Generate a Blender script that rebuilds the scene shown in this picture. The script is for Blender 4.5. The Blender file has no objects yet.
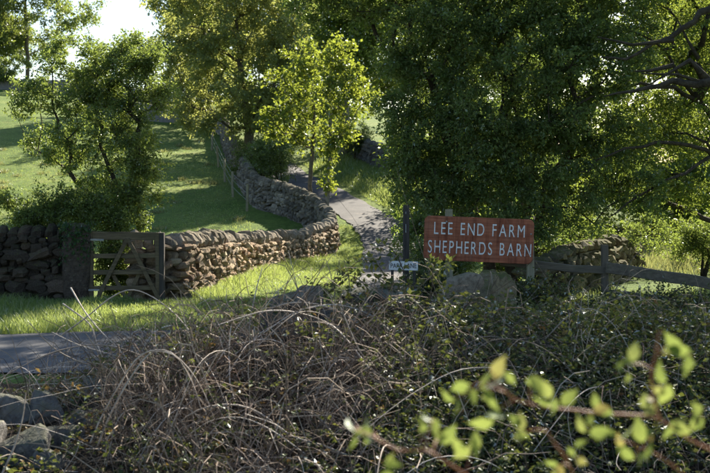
import bpy, math
import numpy as np
from mathutils import Vector, Matrix, Euler

scene = bpy.context.scene
COL = scene.collection
R = math.radians

# ------------------------------------------------------------------ camera
FPX = 1100.0                       # focal length in pixels of the 710 px wide photograph
CAM_Z = 2.0
cd = bpy.data.cameras.new("camera")
cam = bpy.data.objects.new("camera", cd)
COL.objects.link(cam)
cd.sensor_width = 36.0
cd.lens = FPX / 710.0 * 36.0
cd.clip_start = 0.1
cd.clip_end = 2000.0
cam.location = (0, 0, CAM_Z)
cam.rotation_euler = (R(90 - 2.16), 0, 0)
cd.dof.use_dof = True
cd.dof.focus_distance = 15.0
cd.dof.aperture_fstop = 4.0
scene.camera = cam

# ------------------------------------------------------------------ light
SUN_AZ, SUN_EL = 23.0, 35.0        # azimuth from +Y towards +X
S = Vector((math.sin(R(SUN_AZ)) * math.cos(R(SUN_EL)),
            math.cos(R(SUN_AZ)) * math.cos(R(SUN_EL)), math.sin(R(SUN_EL))))
world = bpy.data.worlds.new("World")
scene.world = world
world.use_nodes = True
wn = world.node_tree
bg = wn.nodes["Background"]
sky = wn.nodes.new("ShaderNodeTexSky")
sky.sky_type = 'NISHITA'
sky.sun_disc = False
sky.sun_elevation = R(SUN_EL)
sky.sun_rotation = R(SUN_AZ)
sky.air_density = 1.3
sky.dust_density = 1.3
sky.ozone_density = 4.0
wn.links.new(sky.outputs[0], bg.inputs[0])
bg.inputs[1].default_value = 0.055
ld = bpy.data.lights.new("sun", 'SUN')
ld.energy = 5.0
ld.angle = R(0.53)
ld.color = (1.0, 0.90, 0.74)
sun = bpy.data.objects.new("sun", ld)
COL.objects.link(sun)
sun.location = (20, 20, 30)
sun.rotation_euler = S.to_track_quat('Z', 'Y').to_euler()
vs = scene.view_settings
vs.view_transform = 'Standard'
vs.look = 'None'
vs.exposure = 2.05
vs.gamma = 1.0
scene.render.engine = 'CYCLES'
scene.cycles.max_bounces = 6
scene.cycles.diffuse_bounces = 3
scene.cycles.glossy_bounces = 2
scene.cycles.transmission_bounces = 4
scene.cycles.transparent_max_bounces = 8

# ------------------------------------------------------------------ helpers
RNG = np.random.default_rng(11)

def P(px, py, d):
    """point at distance d whose sight line is the photo pixel (layout measure only)"""
    return np.array([(px - 355) / FPX * d, d, CAM_Z - (py - 195) / FPX * d])

def tag(o, label, cat, group=None):
    o["label"] = label
    o["category"] = cat
    if group:
        o["group"] = group
    return o

def empty(name, loc, label, cat, group=None, rz=0.0):
    o = bpy.data.objects.new(name, None)
    COL.objects.link(o)
    o.location = loc
    o.rotation_euler = (0, 0, rz)
    o.empty_display_size = 0.2
    return tag(o, label, cat, group)

def link(o, parent=None, world_space=True):
    COL.objects.link(o)
    if parent is not None:
        o.parent = parent
        if world_space:
            m = Matrix.LocRotScale(parent.location, parent.rotation_euler, parent.scale)
            o.matrix_parent_inverse = m.inverted()
    return o

def make_mesh(name, V, F, mat, smooth=False):
    V = np.asarray(V, dtype=np.float32)
    F = np.asarray(F, dtype=np.int32)
    k = F.shape[1]
    me = bpy.data.meshes.new(name)
    me.vertices.add(len(V))
    me.vertices.foreach_set("co", V.ravel())
    me.loops.add(F.size)
    me.loops.foreach_set("vertex_index", F.ravel())
    me.polygons.add(len(F))
    me.polygons.foreach_set("loop_start", np.arange(0, F.size, k, dtype=np.int32))
    try:
        me.polygons.foreach_set("loop_total", np.full(len(F), k, dtype=np.int32))
    except Exception:
        pass
    me.polygons.foreach_set("use_smooth", np.full(len(F), smooth, dtype=bool))
    me.update(calc_edges=True)
    me.validate()
    if mat is not None:
        me.materials.append(mat)
    return me

def mobj(name, V, F, mat, parent=None, smooth=False, kind=None):
    o = bpy.data.objects.new(name, make_mesh(name, V, F, mat, smooth))
    link(o, parent)
    if kind:
        o["kind"] = kind
    return o

class GB:
    """collects vertices and quads/tris (tris stored as tris list, quads split)"""
    def __init__(self):
        self.V, self.F, self.n = [], [], 0
    def add(self, V, F):
        V = np.asarray(V, dtype=np.float64).reshape(-1, 3)
        F = np.asarray(F, dtype=np.int64)
        if F.shape[1] == 4:
            F = np.concatenate([F[:, [0, 1, 2]], F[:, [0, 2, 3]]])
        self.V.append(V)
        self.F.append(F + self.n)
        self.n += len(V)
    def arrays(self):
        return np.concatenate(self.V), np.concatenate(self.F)
    def build(self, name, mat, parent=None, smooth=False, kind=None):
        V, F = self.arrays()
        return mobj(name, V, F, mat, parent, smooth, kind)

def tube(path, radii, sides=6, cap=True):
    path = np.asarray(path, float)
    n = len(path)
    radii = np.broadcast_to(np.asarray(radii, float), (n,))
    T = np.gradient(path, axis=0)
    T /= (np.linalg.norm(T, axis=1, keepdims=True) + 1e-9)
    ref = np.array([0, 0, 1.0]) if abs(T[:, 2]).mean() < 0.8 else np.array([1.0, 0, 0])
    A = np.cross(T, ref)
    A /= (np.linalg.norm(A, axis=1, keepdims=True) + 1e-9)
    B = np.cross(T, A)
    th = np.linspace(0, 2 * math.pi, sides, endpoint=False)
    V = path[:, None] + radii[:, None, None] * (np.cos(th)[None, :, None] * A[:, None] + np.sin(th)[None, :, None] * B[:, None])
    i = np.arange(n - 1)[:, None] * sides
    j = np.arange(sides)[None]
    j2 = (j + 1) % sides
    F = np.stack([i + j, i + j2, i + sides + j2, i + sides + j], -1).reshape(-1, 4)
    V = V.reshape(-1, 3)
    F = np.concatenate([F[:, [0, 1, 2]], F[:, [0, 2, 3]]])
    if cap:
        m = len(V)
        V = np.concatenate([V, path[:1], path[-1:]])
        jj = np.arange(sides)
        F = np.concatenate([F, np.stack([np.full(sides, m), (jj + 1) % sides, jj], -1),
                            np.stack([np.full(sides, m + 1), (n - 1) * sides + jj, (n - 1) * sides + (jj + 1) % sides], -1)])
    return V, F

def spline(pts, n):
    """Catmull-Rom through the points"""
    pts = np.asarray(pts, float)
    p = np.concatenate([2 * pts[:1] - pts[1:2], pts, 2 * pts[-1:] - pts[-2:-1]])
    m = len(pts) - 1
    u = np.linspace(0, m - 1e-6, n)
    k = u.astype(int)
    t = (u - k)[:, None]
    p0, p1, p2, p3 = p[k], p[k + 1], p[k + 2], p[k + 3]
    return 0.5 * (2 * p1 + (p2 - p0) * t + (2 * p0 - 5 * p1 + 4 * p2 - p3) * t ** 2 + (3 * p1 - p0 - 3 * p2 + p3) * t ** 3)

def box(c0, c1, wid, dep, up=(0, 0, 1), jit=0.0, rng=RNG, seg=1, bev=0.006):
    """bar from c0 to c1, wid across (perpendicular to dep direction), bevelled"""
    c0, c1 = np.asarray(c0, float), np.asarray(c1, float)
    t = c1 - c0
    t /= np.linalg.norm(t)
    u = np.asarray(up, float)
    a = np.cross(t, u); a /= np.linalg.norm(a)
    b = np.cross(a, t)
    w, d, e = wid / 2, dep / 2, min(bev, wid / 3, dep / 3)
    ring = np.array([(-d + e, -w), (d - e, -w), (d, -w + e), (d, w - e), (d - e, w), (-d + e, w), (-d, w - e), (-d, -w + e)])
    n = seg + 1
    V = []
    for s in np.linspace(0, 1, n):
        o = c0 + (c1 - c0) * s + (rng.normal(0, jit, 3) if jit else 0)
        V.append(o + ring[:, :1] * a + ring[:, 1:] * b)
    V = np.concatenate(V)
    F = []
    for i in range(n - 1):
        for j in range(8):
            F.append((i * 8 + j, i * 8 + (j + 1) % 8, i * 8 + 8 + (j + 1) % 8, i * 8 + 8 + j))
    F = np.array(F)
    F = np.concatenate([F[:, [0, 1, 2]], F[:, [0, 2, 3]]])
    cap = []
    for j in range(1, 7):
        cap.append((0, j + 1, j))
        q = (n - 1) * 8
        cap.append((q, q + j, q + j + 1))
    return V, np.concatenate([F, np.array(cap)])

def vnoise(p, seed=0):
    """cheap smooth 3-D noise from sines"""
    p = np.asarray(p, float)
    r = np.random.default_rng(seed)
    out = np.zeros(p.shape[:-1])
    for i in range(5):
        k = r.normal(0, 1, 3)
        out += np.sin(p @ k * (0.8 + 0.5 * i) + r.uniform(0, 6.28)) / (1 + 0.4 * i)
    return out / 2.0

# ------------------------------------------------------------------ materials
def mat(name):
    m = bpy.data.materials.new(name)
    m.use_nodes = True
    nt = m.node_tree
    nt.nodes.clear()
    out = nt.nodes.new("ShaderNodeOutputMaterial")
    return m, nt, out

def N(nt, t, **kw):
    n = nt.nodes.new(t)
    for k, v in kw.items():
        setattr(n, k, v)
    return n

def ramp(nt, fac, stops, interp='LINEAR'):
    r = N(nt, "ShaderNodeValToRGB")
    r.color_ramp.interpolation = interp
    el = r.color_ramp.elements
    while len(el) > 1:
        el.remove(el[-1])
    el[0].position = stops[0][0]
    el[0].color = (*stops[0][1], 1)
    for p, c in stops[1:]:
        e = el.new(p)
        e.color = (*c, 1)
    nt.links.new(fac, r.inputs[0])
    return r.outputs[0]

def noise(nt, scale, detail=4, rough=0.6, coord='Object', vec=None):
    n = N(nt, "ShaderNodeTexNoise")
    n.inputs["Scale"].default_value = scale
    n.inputs["Detail"].default_value = detail
    n.inputs["Roughness"].default_value = rough
    if vec is None:
        tc = N(nt, "ShaderNodeTexCoord")
        vec = tc.outputs[coord]
    nt.links.new(vec, n.inputs["Vector"])
    return n.outputs["Fac"]

def mixc(nt, fac, a, b, mode='MIX'):
    m = N(nt, "ShaderNodeMix", data_type='RGBA', blend_type=mode)
    for s, v in ((m.inputs[0], fac), (m.inputs[6], a), (m.inputs[7], b)):
        if hasattr(v, "links"):
            nt.links.new(v, s)
        elif isinstance(v, tuple):
            s.default_value = (*v, 1)
        else:
            s.default_value = v
    return m.outputs[2]

def math_node(nt, op, a, b=None):
    m = N(nt, "ShaderNodeMath", operation=op)
    for s, v in zip(m.inputs, (a, b)):
        if v is None:
            continue
        if hasattr(v, "links"):
            nt.links.new(v, s)
        else:
            s.default_value = v
    return m.outputs[0]

def rand_fac(nt):
    oi = N(nt, "ShaderNodeObjectInfo")
    g = N(nt, "ShaderNodeNewGeometry")
    s = math_node(nt, 'ADD', oi.outputs["Random"], g.outputs["Random Per Island"])
    return math_node(nt, 'FRACT', s)

def surface(name, colour_fn, rough=0.9, bump=None, spec=0.2):
    m, nt, out = mat(name)
    b = N(nt, "ShaderNodeBsdfPrincipled")
    b.inputs["Roughness"].default_value = rough
    b.inputs["Specular IOR Level"].default_value = spec
    nt.links.new(colour_fn(nt), b.inputs["Base Color"])
    if bump:
        sc, st, dist = bump
        bm = N(nt, "ShaderNodeBump")
        bm.inputs["Strength"].default_value = st
        bm.inputs["Distance"].default_value = dist
        nt.links.new(noise(nt, sc, 6, 0.65), bm.inputs["Height"])
        nt.links.new(bm.outputs[0], b.inputs["Normal"])
    nt.links.new(b.outputs[0], out.inputs[0])
    return m

def leaf_mat(name, stops, trans, tmix=0.45, gloss=0.12, rough=0.5):
    """stops: colours spread over the leaves; trans: colour of light passing through"""
    m, nt, out = mat(name)
    g = N(nt, "ShaderNodeNewGeometry")
    oi = N(nt, "ShaderNodeObjectInfo")
    f = math_node(nt, 'FRACT', math_node(nt, 'ADD', oi.outputs["Random"], g.outputs["Random Per Island"]))
    c = ramp(nt, f, stops)
    d = N(nt, "ShaderNodeBsdfDiffuse")
    nt.links.new(c, d.inputs[0])
    t = N(nt, "ShaderNodeBsdfTranslucent")
    tc = mixc(nt, 0.65, c, trans)
    nt.links.new(tc, t.inputs[0])
    mx = N(nt, "ShaderNodeMixShader")
    mx.inputs[0].default_value = tmix
    nt.links.new(d.outputs[0], mx.inputs[1])
    nt.links.new(t.outputs[0], mx.inputs[2])
    gl = N(nt, "ShaderNodeBsdfGlossy")
    gl.inputs["Roughness"].default_value = rough
    gl.inputs["Color"].default_value = (0.85, 0.9, 0.9, 1)
    fr = N(nt, "ShaderNodeFresnel")
    fr.inputs[0].default_value = 1.4
    mf = math_node(nt, 'MULTIPLY', fr.outputs[0], gloss * 3)
    m2 = N(nt, "ShaderNodeMixShader")
    nt.links.new(mf, m2.inputs[0])
    nt.links.new(mx.outputs[0], m2.inputs[1])
    nt.links.new(gl.outputs[0], m2.inputs[2])
    nt.links.new(m2.outputs[0], out.inputs[0])
    return m

M = {}
def grass_col(nt):
    a = ramp(nt, noise(nt, 0.35, 5, 0.6), [(0.3, (0.07, 0.12, 0.026)), (0.5, (0.115, 0.17, 0.04)), (0.7, (0.165, 0.2, 0.06))])
    b = ramp(nt, noise(nt, 6, 5, 0.7), [(0.35, (0.55, 0.55, 0.5)), (0.65, (1.15, 1.15, 1.0))])
    c = ramp(nt, noise(nt, 1.3, 6, 0.7), [(0.55, (0, 0, 0)), (0.75, (0.5, 0.5, 0.5))])
    x = mixc(nt, 1.0, a, b, 'MULTIPLY')
    return mixc(nt, c, x, (0.13, 0.11, 0.05))
M['grass_ground'] = surface("grass_ground", grass_col, 0.95, (9, 0.9, 0.12), 0.1)
M['soil'] = surface("soil", lambda nt: ramp(nt, noise(nt, 9, 6, 0.7), [(0.3, (0.014, 0.011, 0.008)), (0.6, (0.035, 0.027, 0.018)), (0.75, (0.06, 0.045, 0.03))]), 0.95, (14, 1.0, 0.06), 0.1)
def wear(nt, c):
    v = N(nt, "ShaderNodeTexVoronoi", feature='DISTANCE_TO_EDGE')
    v.inputs["Scale"].default_value = 0.9
    tc = N(nt, "ShaderNodeTexCoord")
    nt.links.new(tc.outputs["Object"], v.inputs["Vector"])
    cr = ramp(nt, v.outputs["Distance"], [(0.0, (0.45, 0.43, 0.4)), (0.018, (1, 1, 1))])
    c = mixc(nt, 0.18, c, cr, 'MULTIPLY')
    grit = ramp(nt, noise(nt, 2.2, 6, 0.75), [(0.56, (0, 0, 0)), (0.72, (0.6, 0.6, 0.6))])
    return mixc(nt, grit, c, (0.15, 0.125, 0.095))

def asphalt_col(nt):
    a = ramp(nt, noise(nt, 0.7, 4, 0.6), [(0.35, (0.055, 0.058, 0.066)), (0.65, (0.085, 0.086, 0.09))])
    b = ramp(nt, noise(nt, 60, 3, 0.7), [(0.3, (0.6, 0.6, 0.6)), (0.7, (1.3, 1.28, 1.25))])
    return mixc(nt, 1.0, a, b, 'MULTIPLY')
M['asphalt'] = surface("asphalt", lambda nt: wear(nt, asphalt_col(nt)), 0.85, (70, 0.5, 0.01), 0.3)
def lane_col(nt):
    a = ramp(nt, noise(nt, 1.1, 6, 0.7), [(0.35, (0.052, 0.052, 0.056)), (0.5, (0.07, 0.07, 0.073)), (0.68, (0.095, 0.094, 0.096))])
    b = ramp(nt, noise(nt, 25, 4, 0.7), [(0.3, (0.7, 0.7, 0.7)), (0.7, (1.2, 1.2, 1.2))])
    return mixc(nt, 1.0, a, b, 'MULTIPLY')
M['lane'] = surface("worn_tarmac", lambda nt: wear(nt, lane_col(nt)), 0.9, (40, 0.5, 0.015), 0.2)

def stone_mat(name, stops, moss=0.0, grey=1.0):
    def f(nt):
        base = ramp(nt, rand_fac(nt), stops)
        n1 = ramp(nt, noise(nt, 14, 6, 0.7), [(0.3, (0.42, 0.40, 0.38)), (0.52, (1.0, 1.0, 1.0)), (0.75, (1.4, 1.35, 1.3))])
        c = mixc(nt, 1.0, base, n1, 'MULTIPLY')
        li = ramp(nt, noise(nt, 22, 4, 0.7), [(0.6, (0, 0, 0)), (0.72, (0.5, 0.5, 0.5))])
        c = mixc(nt, li, c, (0.34, 0.33, 0.27))
        if moss:
            g = N(nt, "ShaderNodeNewGeometry")
            sx = N(nt, "ShaderNodeSeparateXYZ")
            nt.links.new(g.outputs["Normal"], sx.inputs[0])
            mm = math_node(nt, 'ADD', math_node(nt, 'MULTIPLY', sx.outputs[2], 0.35), noise(nt, 7, 4, 0.6))
            mf = ramp(nt, mm, [(0.62, (0, 0, 0)), (0.8, (moss, moss, moss))])
            c = mixc(nt, mf, c, (0.085, 0.095, 0.025))
        return c
    return surface(name, f, 0.92, (16, 1.0, 0.05), 0.15)
M['stone'] = stone_mat("gritstone", [(0.0, (0.15, 0.12, 0.09)), (0.25, (0.29, 0.215, 0.145)), (0.55, (0.42, 0.32, 0.22)), (0.75, (0.32, 0.205, 0.14)), (1.0, (0.47, 0.38, 0.27))], 0.25)
M['coping'] = stone_mat("gritstone_coping", [(0.0, (0.20, 0.165, 0.13)), (0.5, (0.30, 0.25, 0.195)), (1.0, (0.38, 0.32, 0.26))], 0.35)
M['mossy'] = stone_mat("mossy_gritstone", [(0.0, (0.12, 0.10, 0.07)), (0.5, (0.22, 0.18, 0.11)), (1.0, (0.30, 0.24, 0.16))], 0.8)
M['wallgrey'] = stone_mat("grey_gritstone", [(0.0, (0.11, 0.10, 0.09)), (0.5, (0.19, 0.165, 0.145)), (1.0, (0.29, 0.255, 0.215))], 0.35)
M['shade_dark'] = stone_mat("shade_darkened_gritstone", [(0.0, (0.045, 0.036, 0.03)), (0.6, (0.08, 0.062, 0.05)), (1.0, (0.13, 0.095, 0.075))], 0.4)  # dark stone; the backlit wall's shade is painted into its colour
M['greystone'] = stone_mat("grey_fieldstone", [(0.0, (0.10, 0.10, 0.105)), (0.5, (0.16, 0.155, 0.15)), (1.0, (0.22, 0.20, 0.18))], 0.4)

def wood_mat(name, c0, c1, sc=(2, 30, 30), green=0.0):
    def f(nt):
        tc = N(nt, "ShaderNodeTexCoord")
        mp = N(nt, "ShaderNodeMapping")
        mp.inputs["Scale"].default_value = sc
        nt.links.new(tc.outputs["Object"], mp.inputs[0])
        n = noise(nt, 1.0, 5, 0.65, vec=mp.outputs[0])
        c = ramp(nt, n, [(0.3, c0), (0.7, c1)])
        st = ramp(nt, noise(nt, 5, 4, 0.6), [(0.5, (0, 0, 0)), (0.75, (green, green, green))])
        return mixc(nt, st, c, (0.09, 0.10, 0.05))
    return surface(name, f, 0.85, (30, 0.5, 0.006), 0.2)
M['gate_wood'] = wood_mat("weathered_gate_wood", (0.055, 0.042, 0.026), (0.14, 0.108, 0.068), (3, 30, 30), 0.3)
M['fence_rail'] = wood_mat("old_fence_rail", (0.07, 0.058, 0.045), (0.16, 0.135, 0.10), (2, 28, 28), 0.35)
M['fence_wood'] = wood_mat("old_fence_wood", (0.07, 0.058, 0.045), (0.15, 0.125, 0.095), (25, 25, 2), 0.3)
M['post_wood'] = wood_mat("sign_post_wood", (0.17, 0.15, 0.10), (0.30, 0.27, 0.19), (30, 30, 2), 0.6)
M['dark_wood'] = wood_mat("dark_post_wood", (0.03, 0.027, 0.025), (0.07, 0.06, 0.055), (30, 30, 2), 0.2)
M['sign_wood'] = wood_mat("red_stained_wood", (0.17, 0.048, 0.028), (0.37, 0.125, 0.07), (2.0, 34, 34), 0.22)
def sign_col(nt):
    tc = N(nt, "ShaderNodeTexCoord")
    def stretched(sc, k):
        mp = N(nt, "ShaderNodeMapping")
        mp.inputs["Scale"].default_value = sc
        nt.links.new(tc.outputs["Object"], mp.inputs[0])
        return noise(nt, 1.0, k, 0.65, vec=mp.outputs[0])
    c = ramp(nt, stretched((2.0, 34, 34), 5), [(0.3, (0.19, 0.058, 0.032)), (0.7, (0.40, 0.145, 0.08))])
    runs = ramp(nt, stretched((16, 16, 1.3), 5), [(0.35, (0.55, 0.5, 0.5)), (0.55, (1, 1, 1)), (0.75, (1.15, 1.15, 1.12))])
    c = mixc(nt, 1.0, c, runs, 'MULTIPLY')
    fade = ramp(nt, noise(nt, 3.5, 5, 0.7), [(0.5, (0, 0, 0)), (0.75, (0.45, 0.45, 0.45))])
    return mixc(nt, fade, c, (0.30, 0.17, 0.12))
M['sign_wood'] = surface("red_stained_wood", sign_col, 0.85, (30, 0.5, 0.006), 0.2)
M['white_paint'] = surface("white_lettering", lambda nt: ramp(nt, noise(nt, 18, 5, 0.7), [(0.3, (0.25, 0.2, 0.18)), (0.40, (0.58, 0.57, 0.56)), (0.6, (0.78, 0.78, 0.77))]), 0.7)
M['plate'] = surface("white_plate", lambda nt: ramp(nt, noise(nt, 12, 4, 0.6), [(0.3, (0.42, 0.42, 0.42)), (0.6, (0.62, 0.62, 0.62))]), 0.5)
M['black_paint'] = surface("black_lettering", lambda nt: ramp(nt, noise(nt, 12, 4, 0.6), [(0.3, (0.02, 0.02, 0.022)), (0.6, (0.04, 0.04, 0.04))]), 0.6)
M['wire'] = surface("galvanised_wire", lambda nt: ramp(nt, noise(nt, 12, 4, 0.6), [(0.3, (0.2, 0.2, 0.2)), (0.6, (0.3, 0.29, 0.27))]), 0.5)

def bark(name, c0, c1):
    return surface(name, lambda nt: ramp(nt, noise(nt, 12, 6, 0.7), [(0.3, c0), (0.7, c1)]), 0.95, (25, 1.0, 0.03), 0.1)
M['bark'] = bark("dark_bark", (0.028, 0.023, 0.018), (0.085, 0.07, 0.055))
M['bark_pale'] = bark("pale_bark", (0.14, 0.13, 0.11), (0.30, 0.28, 0.24))
M['bark_mid'] = bark("grey_brown_bark", (0.07, 0.058, 0.045), (0.16, 0.135, 0.10))
M['cane'] = surface("dry_bramble_cane", lambda nt: ramp(nt, rand_fac(nt), [(0.0, (0.12, 0.085, 0.06)), (0.4, (0.31, 0.26, 0.21)), (0.8, (0.48, 0.42, 0.36)), (0.93, (0.56, 0.52, 0.46)), (1.0, (0.17, 0.075, 0.05))]), 0.7, None, 0.35)
M['cane_pale'] = surface("bleached_bramble_cane", lambda nt: ramp(nt, noise(nt, 9, 4, 0.7), [(0.35, (0.22, 0.17, 0.13)), (0.5, (0.38, 0.32, 0.27)), (0.7, (0.50, 0.44, 0.38))]), 0.65, None, 0.35)
M['cane_dark'] = surface("old_bramble_twig", lambda nt: ramp(nt, rand_fac(nt), [(0.0, (0.04, 0.026, 0.018)), (0.4, (0.12, 0.085, 0.06)), (0.75, (0.27, 0.205, 0.15)), (0.93, (0.46, 0.38, 0.30)), (1.0, (0.12, 0.055, 0.04))]), 0.8, None, 0.3)
M['red_stem'] = surface("reddish_young_stem", lambda nt: ramp(nt, noise(nt, 30, 3, 0.6), [(0.3, (0.22, 0.06, 0.035)), (0.7, (0.38, 0.14, 0.06))]), 0.5, None, 0.4)

M['leaf_thorn'] = leaf_mat("hawthorn_leaf", [(0, (0.05, 0.08, 0.024)), (0.5, (0.09, 0.13, 0.036)), (0.85, (0.13, 0.165, 0.05)), (1, (0.17, 0.18, 0.07))], (0.32, 0.41, 0.07), 0.44, 0.05)
M['leaf_dark'] = leaf_mat("dark_tree_leaf", [(0, (0.045, 0.075, 0.028)), (0.5, (0.085, 0.125, 0.04)), (0.85, (0.125, 0.16, 0.055)), (1, (0.17, 0.19, 0.08))], (0.29, 0.40, 0.06), 0.41, 0.06)
M['leaf_light'] = leaf_mat("light_tree_leaf", [(0, (0.05, 0.09, 0.015)), (0.5, (0.085, 0.14, 0.02)), (0.9, (0.12, 0.17, 0.025)), (1, (0.17, 0.16, 0.03))], (0.33, 0.40, 0.06), 0.46, 0.06)
M['leaf_young'] = leaf_mat("young_sycamore_leaf", [(0, (0.04, 0.075, 0.018)), (0.4, (0.07, 0.115, 0.022)), (0.85, (0.13, 0.165, 0.03)), (1, (0.22, 0.19, 0.03))], (0.38, 0.44, 0.05), 0.46, 0.05)
M['leaf_far'] = leaf_mat("distant_tree_leaf", [(0, (0.045, 0.075, 0.022)), (0.5, (0.08, 0.115, 0.032)), (1, (0.12, 0.14, 0.04))], (0.34, 0.42, 0.07), 0.45, 0.08)
M['leaf_mid'] = leaf_mat("lane_tree_leaf", [(0, (0.085, 0.115, 0.045)), (0.5, (0.14, 0.175, 0.06)), (1, (0.2, 0.22, 0.085))], (0.52, 0.55, 0.13), 0.52, 0.06)
M['leaf_ivy'] = leaf_mat("ivy_leaf", [(0, (0.014, 0.035, 0.012)), (0.6, (0.03, 0.06, 0.018)), (1, (0.055, 0.085, 0.025))], (0.12, 0.2, 0.03), 0.2, 0.14)
M['leaf_bramble'] = leaf_mat("bramble_leaf", [(0, (0.03, 0.042, 0.018)), (0.45, (0.055, 0.075, 0.028)), (0.75, (0.085, 0.10, 0.038)), (0.92, (0.14, 0.13, 0.05)), (1, (0.13, 0.055, 0.03))], (0.22, 0.26, 0.04), 0.26, 0.07)
M['leaf_dead'] = leaf_mat("withered_leaf", [(0, (0.07, 0.045, 0.025)), (0.6, (0.15, 0.095, 0.045)), (1, (0.22, 0.16, 0.05))], (0.3, 0.2, 0.06), 0.25, 0.05)
M['leaf_spray'] = leaf_mat("fresh_rose_leaf", [(0, (0.035, 0.065, 0.018)), (0.35, (0.07, 0.11, 0.03)), (0.75, (0.14, 0.16, 0.045)), (0.92, (0.19, 0.175, 0.08)), (1, (0.30, 0.13, 0.07))], (0.30, 0.37, 0.09), 0.36, 0.05, 0.5)
M['blade'] = leaf_mat("grass_blade", [(0, (0.09, 0.15, 0.035)), (0.5, (0.15, 0.215, 0.055)), (0.85, (0.22, 0.265, 0.085)), (1, (0.36, 0.34, 0.2))], (0.46, 0.54, 0.14), 0.4, 0.05)
M['blade_dry'] = leaf_mat("pale_meadow_grass", [(0, (0.07, 0.095, 0.03)), (0.5, (0.13, 0.14, 0.06)), (1, (0.24, 0.21, 0.115))], (0.3, 0.32, 0.10), 0.45, 0.05)

# ------------------------------------------------------------------ terrain
ZY = np.array([-40, 3, 6, 11, 16, 20, 26, 30, 34, 38, 40, 42, 46, 50, 57, 70, 80, 120, 140, 220, 400], float)
ZZ = np.array([0.4, 0.35, 0.05, 0.0, 0.0, 0.05, -0.02, -0.09, -0.12, 0.18, 0.5, 0.86, 1.45, 2.2, 3.2, 5.2, 6.9, 11.6, 12.0, 7.0, 5.0])
RY = np.array([-40, 3, 6, 11, 16, 17, 20, 30, 45, 80, 140, 400], float)
RZ = np.array([0.4, 0.35, 0.05, 0.0, 0.0, 0.22, 0.3, 0.35, 0.6, 3.0, 6.0, 6.0])
LANE_L = np.array([(-0.9, 15.2), (-0.6, 17), (-0.1, 23), (0.15, 29), (0.25, 34), (0.28, 38.5), (0.08, 40.5), (-0.35, 42.8), (-1.25, 46), (-2.6, 50), (-4.2, 55), (-5.6, 61)])

def lane_x(y):
    return np.interp(y, LANE_L[:, 1], LANE_L[:, 0])

def ground(x, y):
    x, y = np.asarray(x, float), np.asarray(y, float)
    a = np.interp(y, ZY, ZZ)
    mul = 1 + 0.006 * np.clip(-x - 8, 0, 60) * np.clip((y - 40) / 40, 0, 1)
    a = a * mul
    b = np.interp(y, RY, RZ)
    lx = lane_x(y) + 2.6
    w = np.clip((x - lx - 0.3) / 4.0, 0, 1) * np.clip((y - 15.7) / 1.2, 0, 1)
    w = w * w * (3 - 2 * w)
    up = np.clip((y - 40) / 8, 0, 1)
    w2 = w * (1 - up) + np.clip((x - lx - 6) / 8, 0, 1) * up
    z = a * (1 - w2) + b * w2
    # grass bank right of the upper lane
    z = z + 0.5 * up * np.clip((x - lx - 0.2) / 1.4, 0, 1) * np.clip((70 - y) / 10, 0, 1)
    und = 0.10 * np.sin(x * 0.35 + y * 0.21) * np.clip((y - 24) / 20, 0, 1) * np.clip((-x - 6) / 6, 0, 1)
    return z + und

def gz(x, y):
    return float(ground(x, y))

def axis(parts):
    out = [np.arange(a, b, s) for a, b, s in parts]
    return np.concatenate(out + [[parts[-1][1]]])
gx = axis([(-420, -60, 30), (-60, -16, 2), (-16, 16, 0.4), (16, 60, 2), (60, 420, 30)])
gy = axis([(-60, 0, 6), (0, 11, 0.5), (11, 60, 0.4), (60, 130, 1.5), (130, 420, 15)])
GX, GY = np.meshgrid(gx, gy)
GZ = ground(GX, GY)
GZ += 0.015 * np.sin(GX * 3.1) * np.sin(GY * 2.3)
V = np.stack([GX, GY, GZ], -1).reshape(-1, 3)
nx = len(gx)
ii = (np.arange(len(gy) - 1)[:, None] * nx + np.arange(nx - 1)[None]).ravel()
F = np.stack([ii, ii + 1, ii + nx + 1, ii + nx], -1)
g = mobj("ground", V, F, M['grass_ground'], None, True)
g["kind"] = "structure"

def strip(name, left, right, mat_, lift, cross=6, n=140, wob=0.0):
    l, r = spline(left, n), spline(right, n)
    rg = np.random.default_rng(5)
    s = np.arange(n)
    if wob:
        l[:, 1 if abs(left[0][0] - left[-1][0]) > abs(left[0][1] - left[-1][1]) else 0] += wob * (np.sin(s * 0.9) + np.sin(s * 0.37 + 1) + rg.normal(0, .5, n)) / 2
        r[:, 1 if abs(left[0][0] - left[-1][0]) > abs(left[0][1] - left[-1][1]) else 0] += wob * (np.sin(s * 0.7 + 2) + np.sin(s * 0.43) + rg.normal(0, .5, n)) / 2
    t = np.linspace(0, 1, cross)
    X = l[:, None, 0] * (1 - t) + r[:, None, 0] * t
    Y = l[:, None, 1] * (1 - t) + r[:, None, 1] * t
    camber = 0.03 * (1 - (2 * t - 1) ** 2)[None]
    Z = ground(X, Y) + lift + camber
    V = np.stack([X, Y, Z], -1).reshape(-1, 3)
    ii = (np.arange(n - 1)[:, None] * cross + np.arange(cross - 1)[None]).ravel()
    F = np.stack([ii, ii + 1, ii + cross + 1, ii + cross], -1)
    o = mobj(name, V, F, mat_, None, True)
    o["kind"] = "structure"
    return o
strip("road", [(-60, 10.2), (-20, 11.6), (-8, 12.0), (-3, 12.2), (3, 12.3), (10, 12), (40, 10)],
      [(-60, 13.6), (-20, 14.9), (-8, 15.3), (-5, 15.6), (-3, 16.0), (3, 15.9), (10, 15.4), (40, 13.4)], M['asphalt'], 0.022, 7, 260, 0.06)
lr = LANE_L + np.array([2.05, 0])
lr[:2, 0] += np.array([0.5, 0.2])
strip("lane", LANE_L, lr, M['lane'], 0.034, 7, 200, 0.06)

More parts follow.
